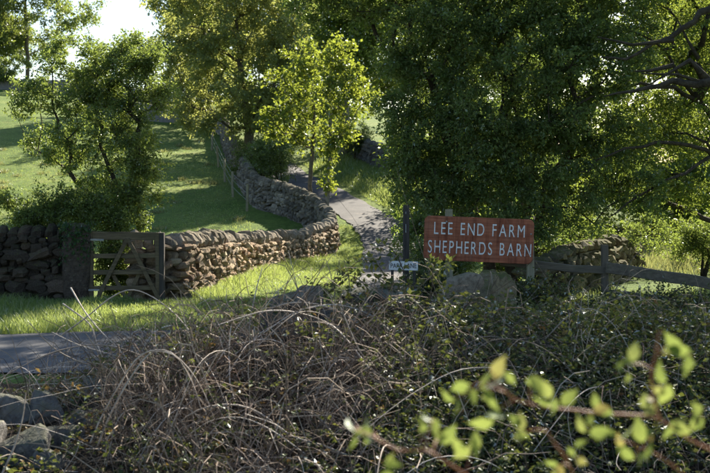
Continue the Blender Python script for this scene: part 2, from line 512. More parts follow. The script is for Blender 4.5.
# ------------------------------------------------------------------ dry stone
def stone_pool(n, p, jit, seed, tall=False):
    rg = np.random.default_rng(seed)
    out = []
    t = np.array([-1, 0, 1.0])
    verts, idx = [], {}
    for a in t:
        for b in t:
            for c in t:
                if max(abs(a), abs(b), abs(c)) == 1:
                    idx[(a, b, c)] = len(verts)
                    verts.append((a, b, c))
    base = np.array(verts)
    F = []
    for ax in range(3):
        for sgn in (-1.0, 1.0):
            u, v = [k for k in range(3) if k != ax]
            for i in (0, 1):
                for j in (0, 1):
                    q = []
                    for di, dj in ((0, 0), (1, 0), (1, 1), (0, 1)):
                        k = [0, 0, 0]
                        k[ax] = sgn
                        k[u] = t[i + di]
                        k[v] = t[j + dj]
                        q.append(idx[tuple(k)])
                    # orient outwards
                    pa, pb, pc = base[q[0]], base[q[1]], base[q[2]]
                    if np.dot(np.cross(pb - pa, pc - pa), base[q].mean(0)) < 0:
                        q = q[::-1]
                    F.append(q)
    F = np.array(F)
    for i in range(n):
        r = (np.abs(base) ** p).sum(1) ** (1 / p)
        V = base / r[:, None]
        V = V + rg.normal(0, jit, V.shape)
        if tall:       # rounded head, flat foot
            m = V[:, 2] > 0.3
            V[m, :2] *= rg.uniform(0.65, 0.9)
        V = V * 0.5
        out.append((V, F))
    return out
POOL = stone_pool(18, 3.4, 0.12, 1)
COPE = stone_pool(14, 2.8, 0.075, 2, True)
POOL_ME, COPE_ME = {}, {}

def pool_mesh(kind, i, m):
    d = POOL_ME if kind == 's' else COPE_ME
    key = (i, m.name)
    if key not in d:
        V, F = (POOL if kind == 's' else COPE)[i]
        d[key] = make_mesh("stone" if kind == 's' else "coping_stone", V, F, m, False)
        for pl in d[key].polygons:
            pl.use_smooth = False
    return d[key]

def dry_wall(label, path, height, thick=0.5, faces=(1, -1), course=0.13, slen=0.27, cope_h=0.28, cope=True,
             limit=290, seed=0, mat_s='stone', mat_c='coping', ragged=0.0, group=None, heights=None):
    """faces: +1 right of the walking direction, -1 left. heights: optional (s, h) knots"""
    rg = np.random.default_rng(100 + seed)
    path = np.asarray(path, float)
    pts = spline(path, max(40, int(len(path) * 16)))
    seg = np.linalg.norm(np.diff(pts, axis=0), axis=1)
    s = np.concatenate([[0], np.cumsum(seg)])
    Ltot = s[-1]
    tan = np.gradient(pts, axis=0)
    tan /= np.linalg.norm(tan, axis=1, keepdims=True)
    def at(u):
        x = np.interp(u, s, pts[:, 0]); y = np.interp(u, s, pts[:, 1])
        tx = np.interp(u, s, tan[:, 0]); ty = np.interp(u, s, tan[:, 1])
        l = math.hypot(tx, ty)
        return x, y, tx / l, ty / l
    def H(u):
        return height if heights is None else float(np.interp(u, [k[0] for k in heights], [k[1] for k in heights]))
    root = empty("dry_stone_wall", (pts[len(pts) // 2, 0], pts[len(pts) // 2, 1], gz(*pts[len(pts) // 2]) - 0.03), label, "wall", group)
    items = []     # (dist, kind, idx, matrix)
    for f in faces:
        h = -0.06
        while h < height - 0.02:
            ch = course * rg.uniform(0.8, 1.3)
            u = -rg.uniform(0, slen)
            while u < Ltot:
                L = slen * rg.choice([0.45, 0.6, 0.8, 1.0, 1.3, 1.7]) * rg.uniform(.85, 1.15)
                um = u + L / 2
                u += L
                if um < 0 or um > Ltot or h > H(um) - 0.05:
                    continue
                if ragged and h > H(um) * 0.6 and rg.random() < ragged:
                    continue
                x, y, tx, ty = at(um)
                nx_, ny_ = ty * f, -tx * f
                off = thick / 2 * (1.0 - 0.22 * h / max(height, .1)) - 0.10 + rg.normal(0, 0.034)
                cx, cy = x + nx_ * off, y + ny_ * off
                cz = gz(x, y) + h + ch / 2 + rg.normal(0, 0.022)
                m = Matrix.Translation((cx, cy, cz)) @ Euler((rg.normal(0, .12), rg.normal(0, .2), math.atan2(ty, tx) + rg.normal(0, .14))).to_matrix().to_4x4() @ \
                    Matrix.Diagonal((L * 1.06, 0.26 * rg.uniform(.9, 1.2), ch * rg.uniform(0.85, 1.55), 1))
                items.append((math.hypot(cx, cy), 's', rg.integers(len(POOL)), m))
            h += ch
    if cope:
        u = 0.0
        lean = rg.choice([-1, 1]) * 0.25
        while u < Ltot:
            w = rg.uniform(0.17, 0.32)
            x, y, tx, ty = at(u + w / 2)
            u += w * 0.98
            hh = cope_h * rg.uniform(0.7, 1.2)
            z = gz(x, y) + H(u) + hh * 0.42
            lean = 0.7 * lean + rg.normal(0, 0.10)
            m = Matrix.Translation((x + rg.normal(0, .015), y + rg.normal(0, .015), z)) @ Euler((0, 0, math.atan2(ty, tx) + rg.normal(0, .2))).to_matrix().to_4x4() @ \
                Euler((rg.normal(0, .1), 0.10 + lean + rg.normal(0, .09), 0)).to_matrix().to_4x4() @ \
                Matrix.Diagonal((w * 0.94, thick * rg.uniform(0.72, 0.92), hh, 1))
            items.append((math.hypot(x, y) - 0.6, 'c', rg.integers(len(COPE)), m))
    items.sort(key=lambda q: q[0])
    for kind, lim, m_ in (('s', limit, M[mat_s]), ('c', 200, M[mat_c])):
        sel = [q for q in items if q[1] == kind]
        nm = "stone" if kind == 's' else "coping_stone"
        pinv = Matrix.Translation(-Vector(root.location))
        for q in sel[:lim]:
            o = bpy.data.objects.new(nm, pool_mesh(kind, q[2], m_))
            COL.objects.link(o)
            o.parent = root
            o.matrix_basis = pinv @ q[3]
        rest = sel[lim:]
        if rest:
            gb = GB()
            for q in rest:
                V0, F0 = (POOL if kind == 's' else COPE)[q[2]]
                A = np.array(q[3])
                gb.add(V0 @ A[:3, :3].T + A[:3, 3], F0)
            gb.build(nm, m_, root, False, "stuff")
    # rubble heart of the wall
    gb = GB()
    us = np.linspace(0.05, Ltot - 0.05, max(8, int(Ltot / 0.4)))
    rings = []
    for u in us:
        x, y, tx, ty = at(u)
        nx_, ny_ = ty, -tx
        z0 = gz(x, y) - 0.15
        hb, ht = thick / 2 - 0.14, thick / 2 * 0.78 - 0.13
        hh = H(u) - 0.02
        rings.append([(x - nx_ * hb, y - ny_ * hb, z0), (x + nx_ * hb, y + ny_ * hb, z0),
                      (x + nx_ * ht, y + ny_ * ht, z0 + 0.15 + hh), (x - nx_ * ht, y - ny_ * ht, z0 + 0.15 + hh)])
    n = len(rings)
    Vc = np.array(rings).reshape(-1, 3)
    Fc = [(i * 4 + j, i * 4 + (j + 1) % 4, i * 4 + 4 + (j + 1) % 4, i * 4 + 4 + j) for i in range(n - 1) for j in range(4)]
    Fc += [(3, 2, 1, 0), (n * 4 - 4, n * 4 - 3, n * 4 - 2, n * 4 - 1)]
    mobj("rubble_core", Vc, np.array(Fc), M[mat_s], root, False)
    return root

LANE_WALL = [(-4.2, 20.42), (-3.5, 20.65), (-3.3, 22), (-3.12, 24.5), (-2.87, 27), (-2.2, 32), (-1.55, 34.5), (-1.0, 36.6), (-0.8, 37.6)]
S_WALL = [(-0.86, 38.0), (-0.9, 39.1), (-1.38, 41), (-2.15, 43), (-2.9, 44.5), (-3.9, 46), (-4.7, 49), (-5.6, 54), (-6.9, 62), (-8.2, 70), (-9.0, 76)]
dry_wall("sunlit brown dry stone wall with leaning coping, running from the wooden gate along the lane verge",
         LANE_WALL, 0.98, 0.55, (1, -1), 0.12, 0.235, 0.34, True, 300, 1, heights=[(0, .97), (3, .93), (8, .82), (13, .74), (18, .80)])
dry_wall("shaded grey dry stone wall winding up the hill beside the lane behind the two thin saplings",
         S_WALL, 1.1, 0.5, (-1, 1), 0.14, 0.30, 0.25, True, 300, 2, 'wallgrey', 'wallgrey', heights=[(0, .82), (2.5, .98), (6, 1.08), (40, 1.1)])
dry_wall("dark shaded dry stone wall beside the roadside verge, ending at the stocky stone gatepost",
         [(-5.25, 20.2), (-7, 20.3), (-9, 20.4), (-12, 20.4)][::-1], 1.15, 0.55, (1,), 0.14, 0.28, 0.28, True, 260, 3, 'shade_dark', 'shade_dark')
dry_wall("mossy tumbledown dry stone wall behind the post-and-rail fence next to the farm sign",
         [(2.9, 18.2), (4.2, 20.4), (5.3, 22.6), (6.3, 24.8)], 0.72, 0.5, (1, -1), 0.12, 0.24, 0.22, True, 200, 4, 'mossy', 'mossy', 0.08,
         heights=[(0, .70), (2, .82), (4, .80), (5.5, .72), (7.0, .4)])
dry_wall("dark dry stone wall on the grass bank across the lane, beyond the saplings",
         [(2.6, 51.5), (1.6, 53.5), (0.4, 57.5), (-0.4, 62)], 1.0, 0.5, (-1,), 0.16, 0.34, 0.25, True, 160, 5, 'greystone', 'greystone')

def far_wall(label, path, h, seed):
    """wall too far away for single stones: one body with an uneven coping line"""
    rg = np.random.default_rng(seed)
    p = spline(np.asarray(path, float), 160)
    gb = GB()
    V = []
    for i, (x, y) in enumerate(p):
        z = gz(x, y)
        t = p[min(i + 1, 159)] - p[max(i - 1, 0)]
        t = t / np.linalg.norm(t)
        n_ = np.array([t[1], -t[0]])
        hh = h + rg.normal(0, 0.07)
        for o, zz in ((-.3, -.2), (-.22, hh * .8), (-.1, hh), (.1, hh + rg.normal(0, .03)), (.22, hh * .8), (.3, -.2)):
            V.append((x + n_[0] * (o + rg.normal(0, .03)), y + n_[1] * (o + rg.normal(0, .03)), z + zz))
    F = [(i * 6 + j, i * 6 + j + 1, i * 6 + 7 + j, i * 6 + 6 + j) for i in range(159) for j in range(5)]
    o = mobj("dry_stone_wall", V, np.array(F), M['greystone'])
    return tag(o, label, "wall")
far_wall("long dark dry stone wall along the hill skyline above the sloping field", [(-60, 121), (-42, 118), (-30, 116), (-22, 112), (-17, 104)], 1.25, 1)
far_wall("distant dry stone wall closing the top of the field below the large lane-side tree", [(-22, 88), (-16, 84), (-11, 80), (-8.9, 75)], 1.3, 2)

# ------------------------------------------------------------------ gate and its posts
GY0 = 20.0
gzb = gz(-4.2, GY0)
gate = empty("field_gate", (-4.2, GY0, gzb), "small weathered wooden field gate with crossed diagonal braces in the stone wall", "gate")
def gp(px, py, dy=0.0):
    p = P(px, py, GY0)
    p[1] += dy
    return p
def part(name, c0, c1, w, d, mat_, parent, up=(0, 0, 1), seg=4, jit=0.003, bev=0.006):
    V, F = box(c0, c1, w, d, up, jit, RNG, seg, bev)
    return mobj(name, V, F, mat_, parent)
for (yp, w, d) in ((235.5, 0.145, 0.045), (256, 0.085, 0.03), (272.5, 0.085, 0.03), (288.5, 0.085, 0.03)):
    part("rail", gp(90, yp), gp(158, yp + (0.8 if yp < 240 else -0.5)), w, d, M['gate_wood'], gate)
part("hanging_stile", gp(90.5, 231), gp(90.5, 299), 0.085, 0.065, M['gate_wood'], gate, (1, 0, 0))
part("closing_stile", gp(157, 233), gp(157, 297), 0.07, 0.06, M['gate_wood'], gate, (1, 0, 0))
part("brace", gp(127, 239, -.038), gp(98, 297, -.038), 0.075, 0.026, M['gate_wood'], gate, (1, 0, 0.3))
part("brace", gp(128, 239, -.038), gp(159, 300, -.040), 0.075, 0.026, M['gate_wood'], gate, (1, 0, 0.3))
part("brace", gp(125, 299, .038), gp(109.5, 270, .038), 0.07, 0.026, M['gate_wood'], gate, (1, 0, 0.3))
part("brace", gp(126, 299, .038), gp(140.5, 270, .040), 0.07, 0.026, M['gate_wood'], gate, (1, 0, 0.3))
for yy in (240, 290):
    part("hinge", gp(86, yy, -.042), gp(104, yy, -.042), 0.035, 0.01, M['wire'], gate)
V, F = box(gp(160.5, 232.5, .04), gp(160.5, 306, .04), 0.12, 0.12, (1, 0, 0), 0.003, RNG, 5, 0.012)
tag(mobj("gate_post", V, F, M['dark_wood']), "short dark square gate post between the wooden gate and the sunlit wall", "post")

def unit(v):
    return v / (np.linalg.norm(v, axis=-1, keepdims=True) + 1e-9)

def rock(c, size, seed, mat_, name="stone", parent=None, rot=(0, 0, 0), rough=0.16, sub=3, facet=True):
    rg = np.random.default_rng(seed)
    import bmesh
    bm = bmesh.new()
    bmesh.ops.create_icosphere(bm, subdivisions=sub, radius=1.0)
    V = np.array([v.co[:] for v in bm.verts])
    F = np.array([[v.index for v in f.verts] for f in bm.faces])
    bm.free()
    p = 3.6
    V = V / ((np.abs(V) ** p).sum(1) ** (1 / p))[:, None]
    V *= (1 + rough * vnoise(V * 1.6, seed) + rough * 0.35 * vnoise(V * 5, seed + 7))[:, None]
    for _ in range(12 if facet else 0):
        nn = unit(rg.normal(0, 1, 3))
        dd = np.clip(V @ nn - rg.uniform(.62, .88), 0, None)
        V = V - dd[:, None] * nn
    V *= (1 + 0.02 * vnoise(V * 9, seed + 3) + 0.012 * vnoise(V * 21, seed + 5))[:, None]
    V = V * np.asarray(size) / 2
    Rm = np.array(Euler(rot).to_matrix())
    V = V @ Rm.T
    o = bpy.data.objects.new(name, make_mesh(name, V, F, mat_, True))
    o.location = c
    link(o, parent)
    return o
gpost = rock((P(76, 245, 20.05)[0], 20.05, gz(-5.1, 20) + 0.66), (0.52, 0.42, 1.52), 5, M['shade_dark'], "stone_gatepost", None, (0, 0.03, 0.2), 0.07, 4, False)
tag(gpost, "stocky dark rough stone gatepost beside the wooden gate", "gatepost")

# ------------------------------------------------------------------ farm sign
sx0, sx1, szt, szb, SD = P(424, 216, 17)[0], P(533, 216, 17)[0], P(0, 215.5, 17)[2], P(0, 260, 17)[2], 17.0
sw, sh = sx1 - sx0, szt - szb
ang = math.atan2(-4, 109)      # sags to the right
ry = R(-7)                     # right end turned a little towards the road
sign = empty("farm_sign", ((sx0 + sx1) / 2, SD, gz(1.9, 17)), "large reddish-brown wooden board with two rows of white capital lettering on posts", "sign")
sc = Vector(((sx0 + sx1) / 2, SD, (szt + szb) / 2 - 0.03))
sm = Matrix.Translation(sc) @ Euler((0, 0, ry)).to_matrix().to_4x4() @ Euler((0, -ang, 0)).to_matrix().to_4x4()
def to_sign(x, z, y=0.0):
    return np.array(sm @ Vector((x, y, z)))
def rounded_board(w, h, t, r, z_off=0.0):
    ring = []
    for cx, cz, a0 in ((w / 2 - r, h / 2 - r, 0), (-w / 2 + r, h / 2 - r, 90), (-w / 2 + r, -h / 2 + r, 180), (w / 2 - r, -h / 2 + r, 270)):
        for k in range(6):
            a = R(a0 + k * 18)
            ring.append((cx + r * math.cos(a), cz + r * math.sin(a)))
    n = len(ring)
    V, F = [], []
    e = 0.006
    for (y, ins) in ((-t / 2, e), (-t / 2 + e, 0), (t / 2 - e, 0), (t / 2, e)):
        for (a, b) in ring:
            s = math.hypot(a, b)
            V.append(to_sign(a - a / s * ins, b - b / s * ins + z_off, y))
    for k in range(3):
        for j in range(n):
            F.append((k * n + j, k * n + (j + 1) % n, (k + 1) * n + (j + 1) % n, (k + 1) * n + j))
    V.append(to_sign(0, z_off, -t / 2)); V.append(to_sign(0, z_off, t / 2))
    F3 = [(4 * n, (j + 1) % n, j) for j in range(n)] + [(4 * n + 1, 3 * n + j, 3 * n + (j + 1) % n) for j in range(n)]
    F = np.array(F)
    F = np.concatenate([F[:, [0, 2, 1]], F[:, [0, 3, 2]], np.array(F3)])
    return V, F
# local frame of the board so the grain runs along it
V, F = rounded_board(sw, sh, 0.05, 0.085)
inv = np.array(sm.inverted())
V = np.array(V)
Vl = V @ inv[:3, :3].T + inv[:3, 3]
bo = bpy.data.objects.new("board", make_mesh("board", Vl, F, M['sign_wood'], False))
COL.objects.link(bo)
bo.parent = sign
bo.matrix_basis = Matrix.Translation(-Vector(sign.location)) @ sm
def letters(txt, x0, x1, z, h):
    """each letter a flat mesh on the board"""
    out = []
    cur = 0.0
    for ch in txt:
        if ch == ' ':
            cur += 0.5
            continue
        cv = bpy.data.curves.new("letter", 'FONT')
        cv.body = ch
        cv.extrude = 0.012
        cv.offset = -0.003
        ob = bpy.data.objects.new("tmp", cv)
        COL.objects.link(ob)
        bpy.context.view_layer.update()
        me = bpy.data.meshes.new_from_object(ob.evaluated_get(bpy.context.evaluated_depsgraph_get()))
        COL.objects.unlink(ob)
        bpy.data.objects.remove(ob)
        co = np.array([v.co[:] for v in me.vertices])
        wl = co[:, 0].max() - co[:, 0].min()
        out.append((me, cur - co[:, 0].min(), wl, co[:, 1].max()))
        cur += wl + 0.24
    tot = cur - 0.24
    hs = h / max(o[3] for o in out)
    ws = (x1 - x0) / tot
    for me, off, wl, _ in out:
        me.name = "letter"
        me.materials.clear()
        me.materials.append(M['white_paint'])
        o = bpy.data.objects.new("letter", me)
        COL.objects.link(o)
        o.parent = sign
        loc = Matrix.Translation((x0 + off * ws, -0.0285, z)) @ Euler((R(90), 0, 0)).to_matrix().to_4x4() @ Matrix.Diagonal((ws, hs, 0.25, 1))
        o.matrix_basis = Matrix.Translation(-Vector(sign.location)) @ sm @ loc
for bx2, bz2 in ((-.5, .26), (-.5, -.26), (.8, .12), (.8, -.2)):
    V, F = tube(np.array([to_sign(bx2, bz2, -.024), to_sign(bx2, bz2, -.03), to_sign(bx2, bz2, -.034)]), np.array([.014, .014, .009]), 8)
    mobj("bolt", V, F, M['wire'], sign)
px2m = 17 / FPX
bc = 478.5
letters("LEE END FARM", (434 - bc) * px2m, (524 - bc) * px2m, sh / 2 - 18.2 * px2m, 12.2 * px2m)
letters("SHEPHERDS BARN", (428.5 - bc) * px2m, (531 - bc) * px2m, sh / 2 - 37.0 * px2m, 12.6 * px2m)
for xx, tp in ((-(sw / 2) + 0.36, sh / 2 + 0.11), (sw / 2 - 0.055, 0.06)):
    a = to_sign(xx, tp, 0.085); b = to_sign(xx, 0, 0.085)
    b = np.array([a[0] + 0.02, a[1], gz(a[0], a[1]) - 0.3])
    V, F = box(b, a, 0.11, 0.11, (0, 1, 0), 0.004, RNG, 6, 0.01)
    o = mobj("post", V, F, M['post_wood'], sign)

# dark marker post with a white waymark, and the small white name plate
pp = P(406, 205, 16.8)
mp = empty("marker_post", (pp[0], pp[1], gz(pp[0], pp[1])), "slim dark square post with a small white marker beside the farm sign", "post")
V, F = box((pp[0], pp[1], gz(pp[0], pp[1]) - 0.3), pp, 0.095, 0.095, (0, 1, 0), 0.002, RNG, 5, 0.008)
mobj("post", V, F, M['dark_wood'], mp)
for zz, w, h in ((-0.10, 0.035, 0.035), (-0.29, 0.05, 0.13)):
    V, F = box((pp[0] - 0.005, pp[1] - 0.051, pp[2] + zz - h), (pp[0] - 0.005, pp[1] - 0.051, pp[2] + zz), w, 0.005, (0, 1, 0), 0, RNG, 1, 0.001)
    mobj("marker", V, F, M['plate'], mp)
a, b = P(389, 261, 15.9), P(418, 270, 15.9)
np_root = empty("name_plate", ((a[0] + b[0]) / 2, 15.9, gz(0.7, 15.9)), "low white name plate with small black lettering under the marker post", "sign")
V, F = box((a[0], 15.9, (a[2] + b[2]) / 2), (b[0], 15.9, (a[2] + b[2]) / 2 - 0.01), a[2] - b[2], 0.012, (0, 0, 1), 0, RNG, 1, 0.003)
mobj("plate", V, F, M['plate'], np_root)
for xx in (a[0] + 0.05, b[0] - 0.05):
    V, F = box((xx, 15.93, gz(0.7, 15.9) - 0.2), (xx, 15.93, a[2] - 0.01), 0.05, 0.04, (0, 1, 0), 0, RNG, 1, 0.004)
    mobj("post", V, F, M['dark_wood'], np_root)
cv = bpy.data.curves.new("lettering", 'FONT')
cv.body = "PARK LANE"; cv.extrude = 0.002; cv.size = 0.10; cv.offset = 0.0
ob = bpy.data.objects.new("tmp", cv); COL.objects.link(ob)
bpy.context.view_layer.update()
me = bpy.data.meshes.new_from_object(ob.evaluated_get(bpy.context.evaluated_depsgraph_get()))
COL.objects.unlink(ob); bpy.data.objects.remove(ob)
me.materials.clear(); me.materials.append(M['black_paint'])
wl = max(v.co.x for v in me.vertices)
o = bpy.data.objects.new("lettering", me); COL.objects.link(o); o.parent = np_root
o.matrix_basis = Matrix.Translation(-Vector(np_root.location)) @ Matrix.Translation((a[0] + 0.02, 15.9 - 0.009, b[2] + 0.028)) @ Euler((R(90), 0, 0)).to_matrix().to_4x4() @ Matrix.Diagonal(((b[0] - a[0] - .04) / wl, 1, 1, 1))

# ------------------------------------------------------------------ post and rail fence on the right
fence = empty("rail_fence", (4.6, 16.8, gz(4.6, 16.8)), "old dark post-and-rail fence leading right from the farm sign in front of the mossy wall", "fence")
f0, f1, f2, f3 = P(500, 262, 17.3), P(605, 271, 17.2), P(715, 284, 16.5), P(840, 300, 15.8)
for q, tp in ((P(605, 245, 17.25), None), (P(722, 252, 16.55), None), (P(850, 262, 15.9), None)):
    V, F = box((q[0], q[1], gz(q[0], q[1]) - 0.3), q, 0.115, 0.10, (0, 1, 0), 0.004, RNG, 5, 0.012)
    mobj("post", V, F, M['fence_wood'], fence)
dz = np.array([0, 0, 0.34])
for a, b, w in ((f0, f1 + np.array([0.06, .0, 0.0]), 0.12), (f1 + np.array([0, -0.09, .06]), f2 + np.array([0, -0.09, 0]), 0.17), (f2 + np.array([0.01, -0.09, 0]), f3, 0.17),
                (f1 - dz + np.array([0, -0.09, 0]), f2 - dz + np.array([0, -0.09, 0]), 0.13), (f2 - dz + np.array([0.01, -0.09, 0]), f3 - dz, 0.13)):
    V, F = box(a, b, w, 0.05, (0, 0, 1), 0.006, RNG, 6, 0.01)
    mobj("rail", V, F, M['fence_rail'], fence)

# wire fence along the field side of the winding wall
wf = empty("wire_fence", (-5.2, 48, gz(-5.2, 48)), "thin stake and wire fence on the field side of the winding stone wall", "fence")
stk = []
for px, d in ((247, 45.2), (233, 48.5), (225, 53), (219, 59), (212, 67)):
    x = (px - 355) / FPX * d
    z = gz(x, d)
    V, F = box((x, d, z - 0.3), (x + RNG.normal(0, .04), d, z + 1.12), 0.10, 0.10, (0, 1, 0), 0.006, RNG, 4, 0.012)
    mobj("stake", V, F, M['post_wood'], wf)
    stk.append((x, d, z))
for h in (0.45, 0.75, 1.02):
    p = np.array([(x, d - 0.06, z + h) for x, d, z in stk])
    V, F = tube(spline(p, 30), 0.006, 4)
    mobj("wire", V, F, M['wire'], wf)

# boulder and slabs below the sign
c = P(486, 288, 15.7)
tag(rock(c - np.array([0, 0, .2]), (0.86, 0.7, 1.0), 21, M['mossy'], "boulder", None, (0.1, 0.12, 0.3), 0.2, 5),
    "large rounded mossy boulder standing just below the farm sign", "boulder")
c = P(461, 279, 15.2)
tag(rock(c - np.array([0, 0, .2]), (0.55, 0.3, 0.75), 23, M['coping'], "stone_slab", None, (0.5, 0.45, 0.2), 0.08, 3), "pale tilted stone slab leaning against the mossy boulder", "stone")

# ------------------------------------------------------------------ leaves and trees
def leaf_quads(pos, axis_, normal, size, width=0.55, fold=0.18):
    """two folded triangles a leaf; arrays (K,3),(K,3),(K,3),(K,)"""
    a = axis_ / (np.linalg.norm(axis_, axis=1, keepdims=True) + 1e-9)
    b = np.cross(a, normal)
    b /= (np.linalg.norm(b, axis=1, keepdims=True) + 1e-9)
    n = np.cross(b, a)
    s = size[:, None]
    v0 = pos
    v2 = pos + a * s
    m = pos + a * s * 0.45 + n * s * fold
    v1 = m + b * s * width / 2
    v3 = m - b * s * width / 2
    V = np.stack([v0, v1, v2, v3], 1).reshape(-1, 3)
    k = np.arange(len(pos))[:, None] * 4
    F = np.concatenate([k + np.array([[0, 1, 2]]), k + np.array([[0, 2, 3]])])
    return V, F

def unit(v):
    return v / (np.linalg.norm(v, axis=-1, keepdims=True) + 1e-9)

def sprays(centres, out_dir, rg, twigs, leaves, length, size, up=0.55, spread=0.9, flat=0.6, width=0.55):
    """twigs with leaves around each centre -> leaf arrays and twig line segments"""
    K = len(centres)
    d = unit(out_dir)[:, None] * 0.7 + rg.normal(0, spread, (K, twigs, 3)) * np.array([1, 1, flat])
    d = unit(d)
    L = length * rg.uniform(0.5, 1.3, (K, twigs, 1))
    start = centres[:, None] + rg.normal(0, length * 0.25, (K, twigs, 3)) * 0.7
    end = start + d * L + np.array([0, 0, -0.10]) * L
    t = rg.uniform(0.1, 1.05, (K, twigs, leaves, 1))
    pos = start[:, :, None] * (1 - t) + end[:, :, None] * t + rg.normal(0, size * 0.55, (K, twigs, leaves, 3))
    ax = unit(d[:, :, None] * 0.6 + rg.normal(0, 0.7, pos.shape) + np.array([0, 0, -0.12]))
    nm = unit(rg.normal(0, 0.75, pos.shape) + np.array([0, 0, up]))
    sz = size * rg.uniform(0.55, 1.25, pos.shape[:-1])
    V, F = leaf_quads(pos.reshape(-1, 3), ax.reshape(-1, 3), nm.reshape(-1, 3), sz.ravel(), width)
    return V, F, start.reshape(-1, 3), end.reshape(-1, 3)

def thin_twigs(a, b, r):
    """3-sided straight twigs, vectorised"""
    t = unit(b - a)
    ref = np.where(np.abs(t[:, 2:3]) < 0.8, np.array([[0, 0, 1.0]]), np.array([[1.0, 0, 0]]))
    u = unit(np.cross(t, ref))
    w = np.cross(t, u)
    V = []
    for th in (0, 2.094, 4.189):
        V.append(a + r * (math.cos(th) * u + math.sin(th) * w))
    V.append(b)
    V = np.stack(V, 1).reshape(-1, 3)
    k = np.arange(len(a))[:, None] * 4
    F = np.concatenate([k + np.array([[0, 1, 3]]), k + np.array([[1, 2, 3]]), k + np.array([[2, 0, 3]])])
    return V, F

def lobe_points(lobes, n, rg, shell=0.5):
    vol = np.array([l[3] * l[4] * l[5] for l in lobes]) ** 0.8
    cnt = np.maximum(3, (n * vol / vol.sum()).astype(int))
    out = []
    for l, c in zip(lobes, cnt):
        u = unit(rg.normal(0, 1, (c, 3)))
        r = rg.uniform(0, 1, (c, 1)) ** shell
        r = r * (1 + 0.18 * vnoise(u * 2.2 + l[0], 3)[:, None])
        out.append(np.array(l[:3]) + u * r * np.array(l[3:6]))
    return np.concatenate(out)

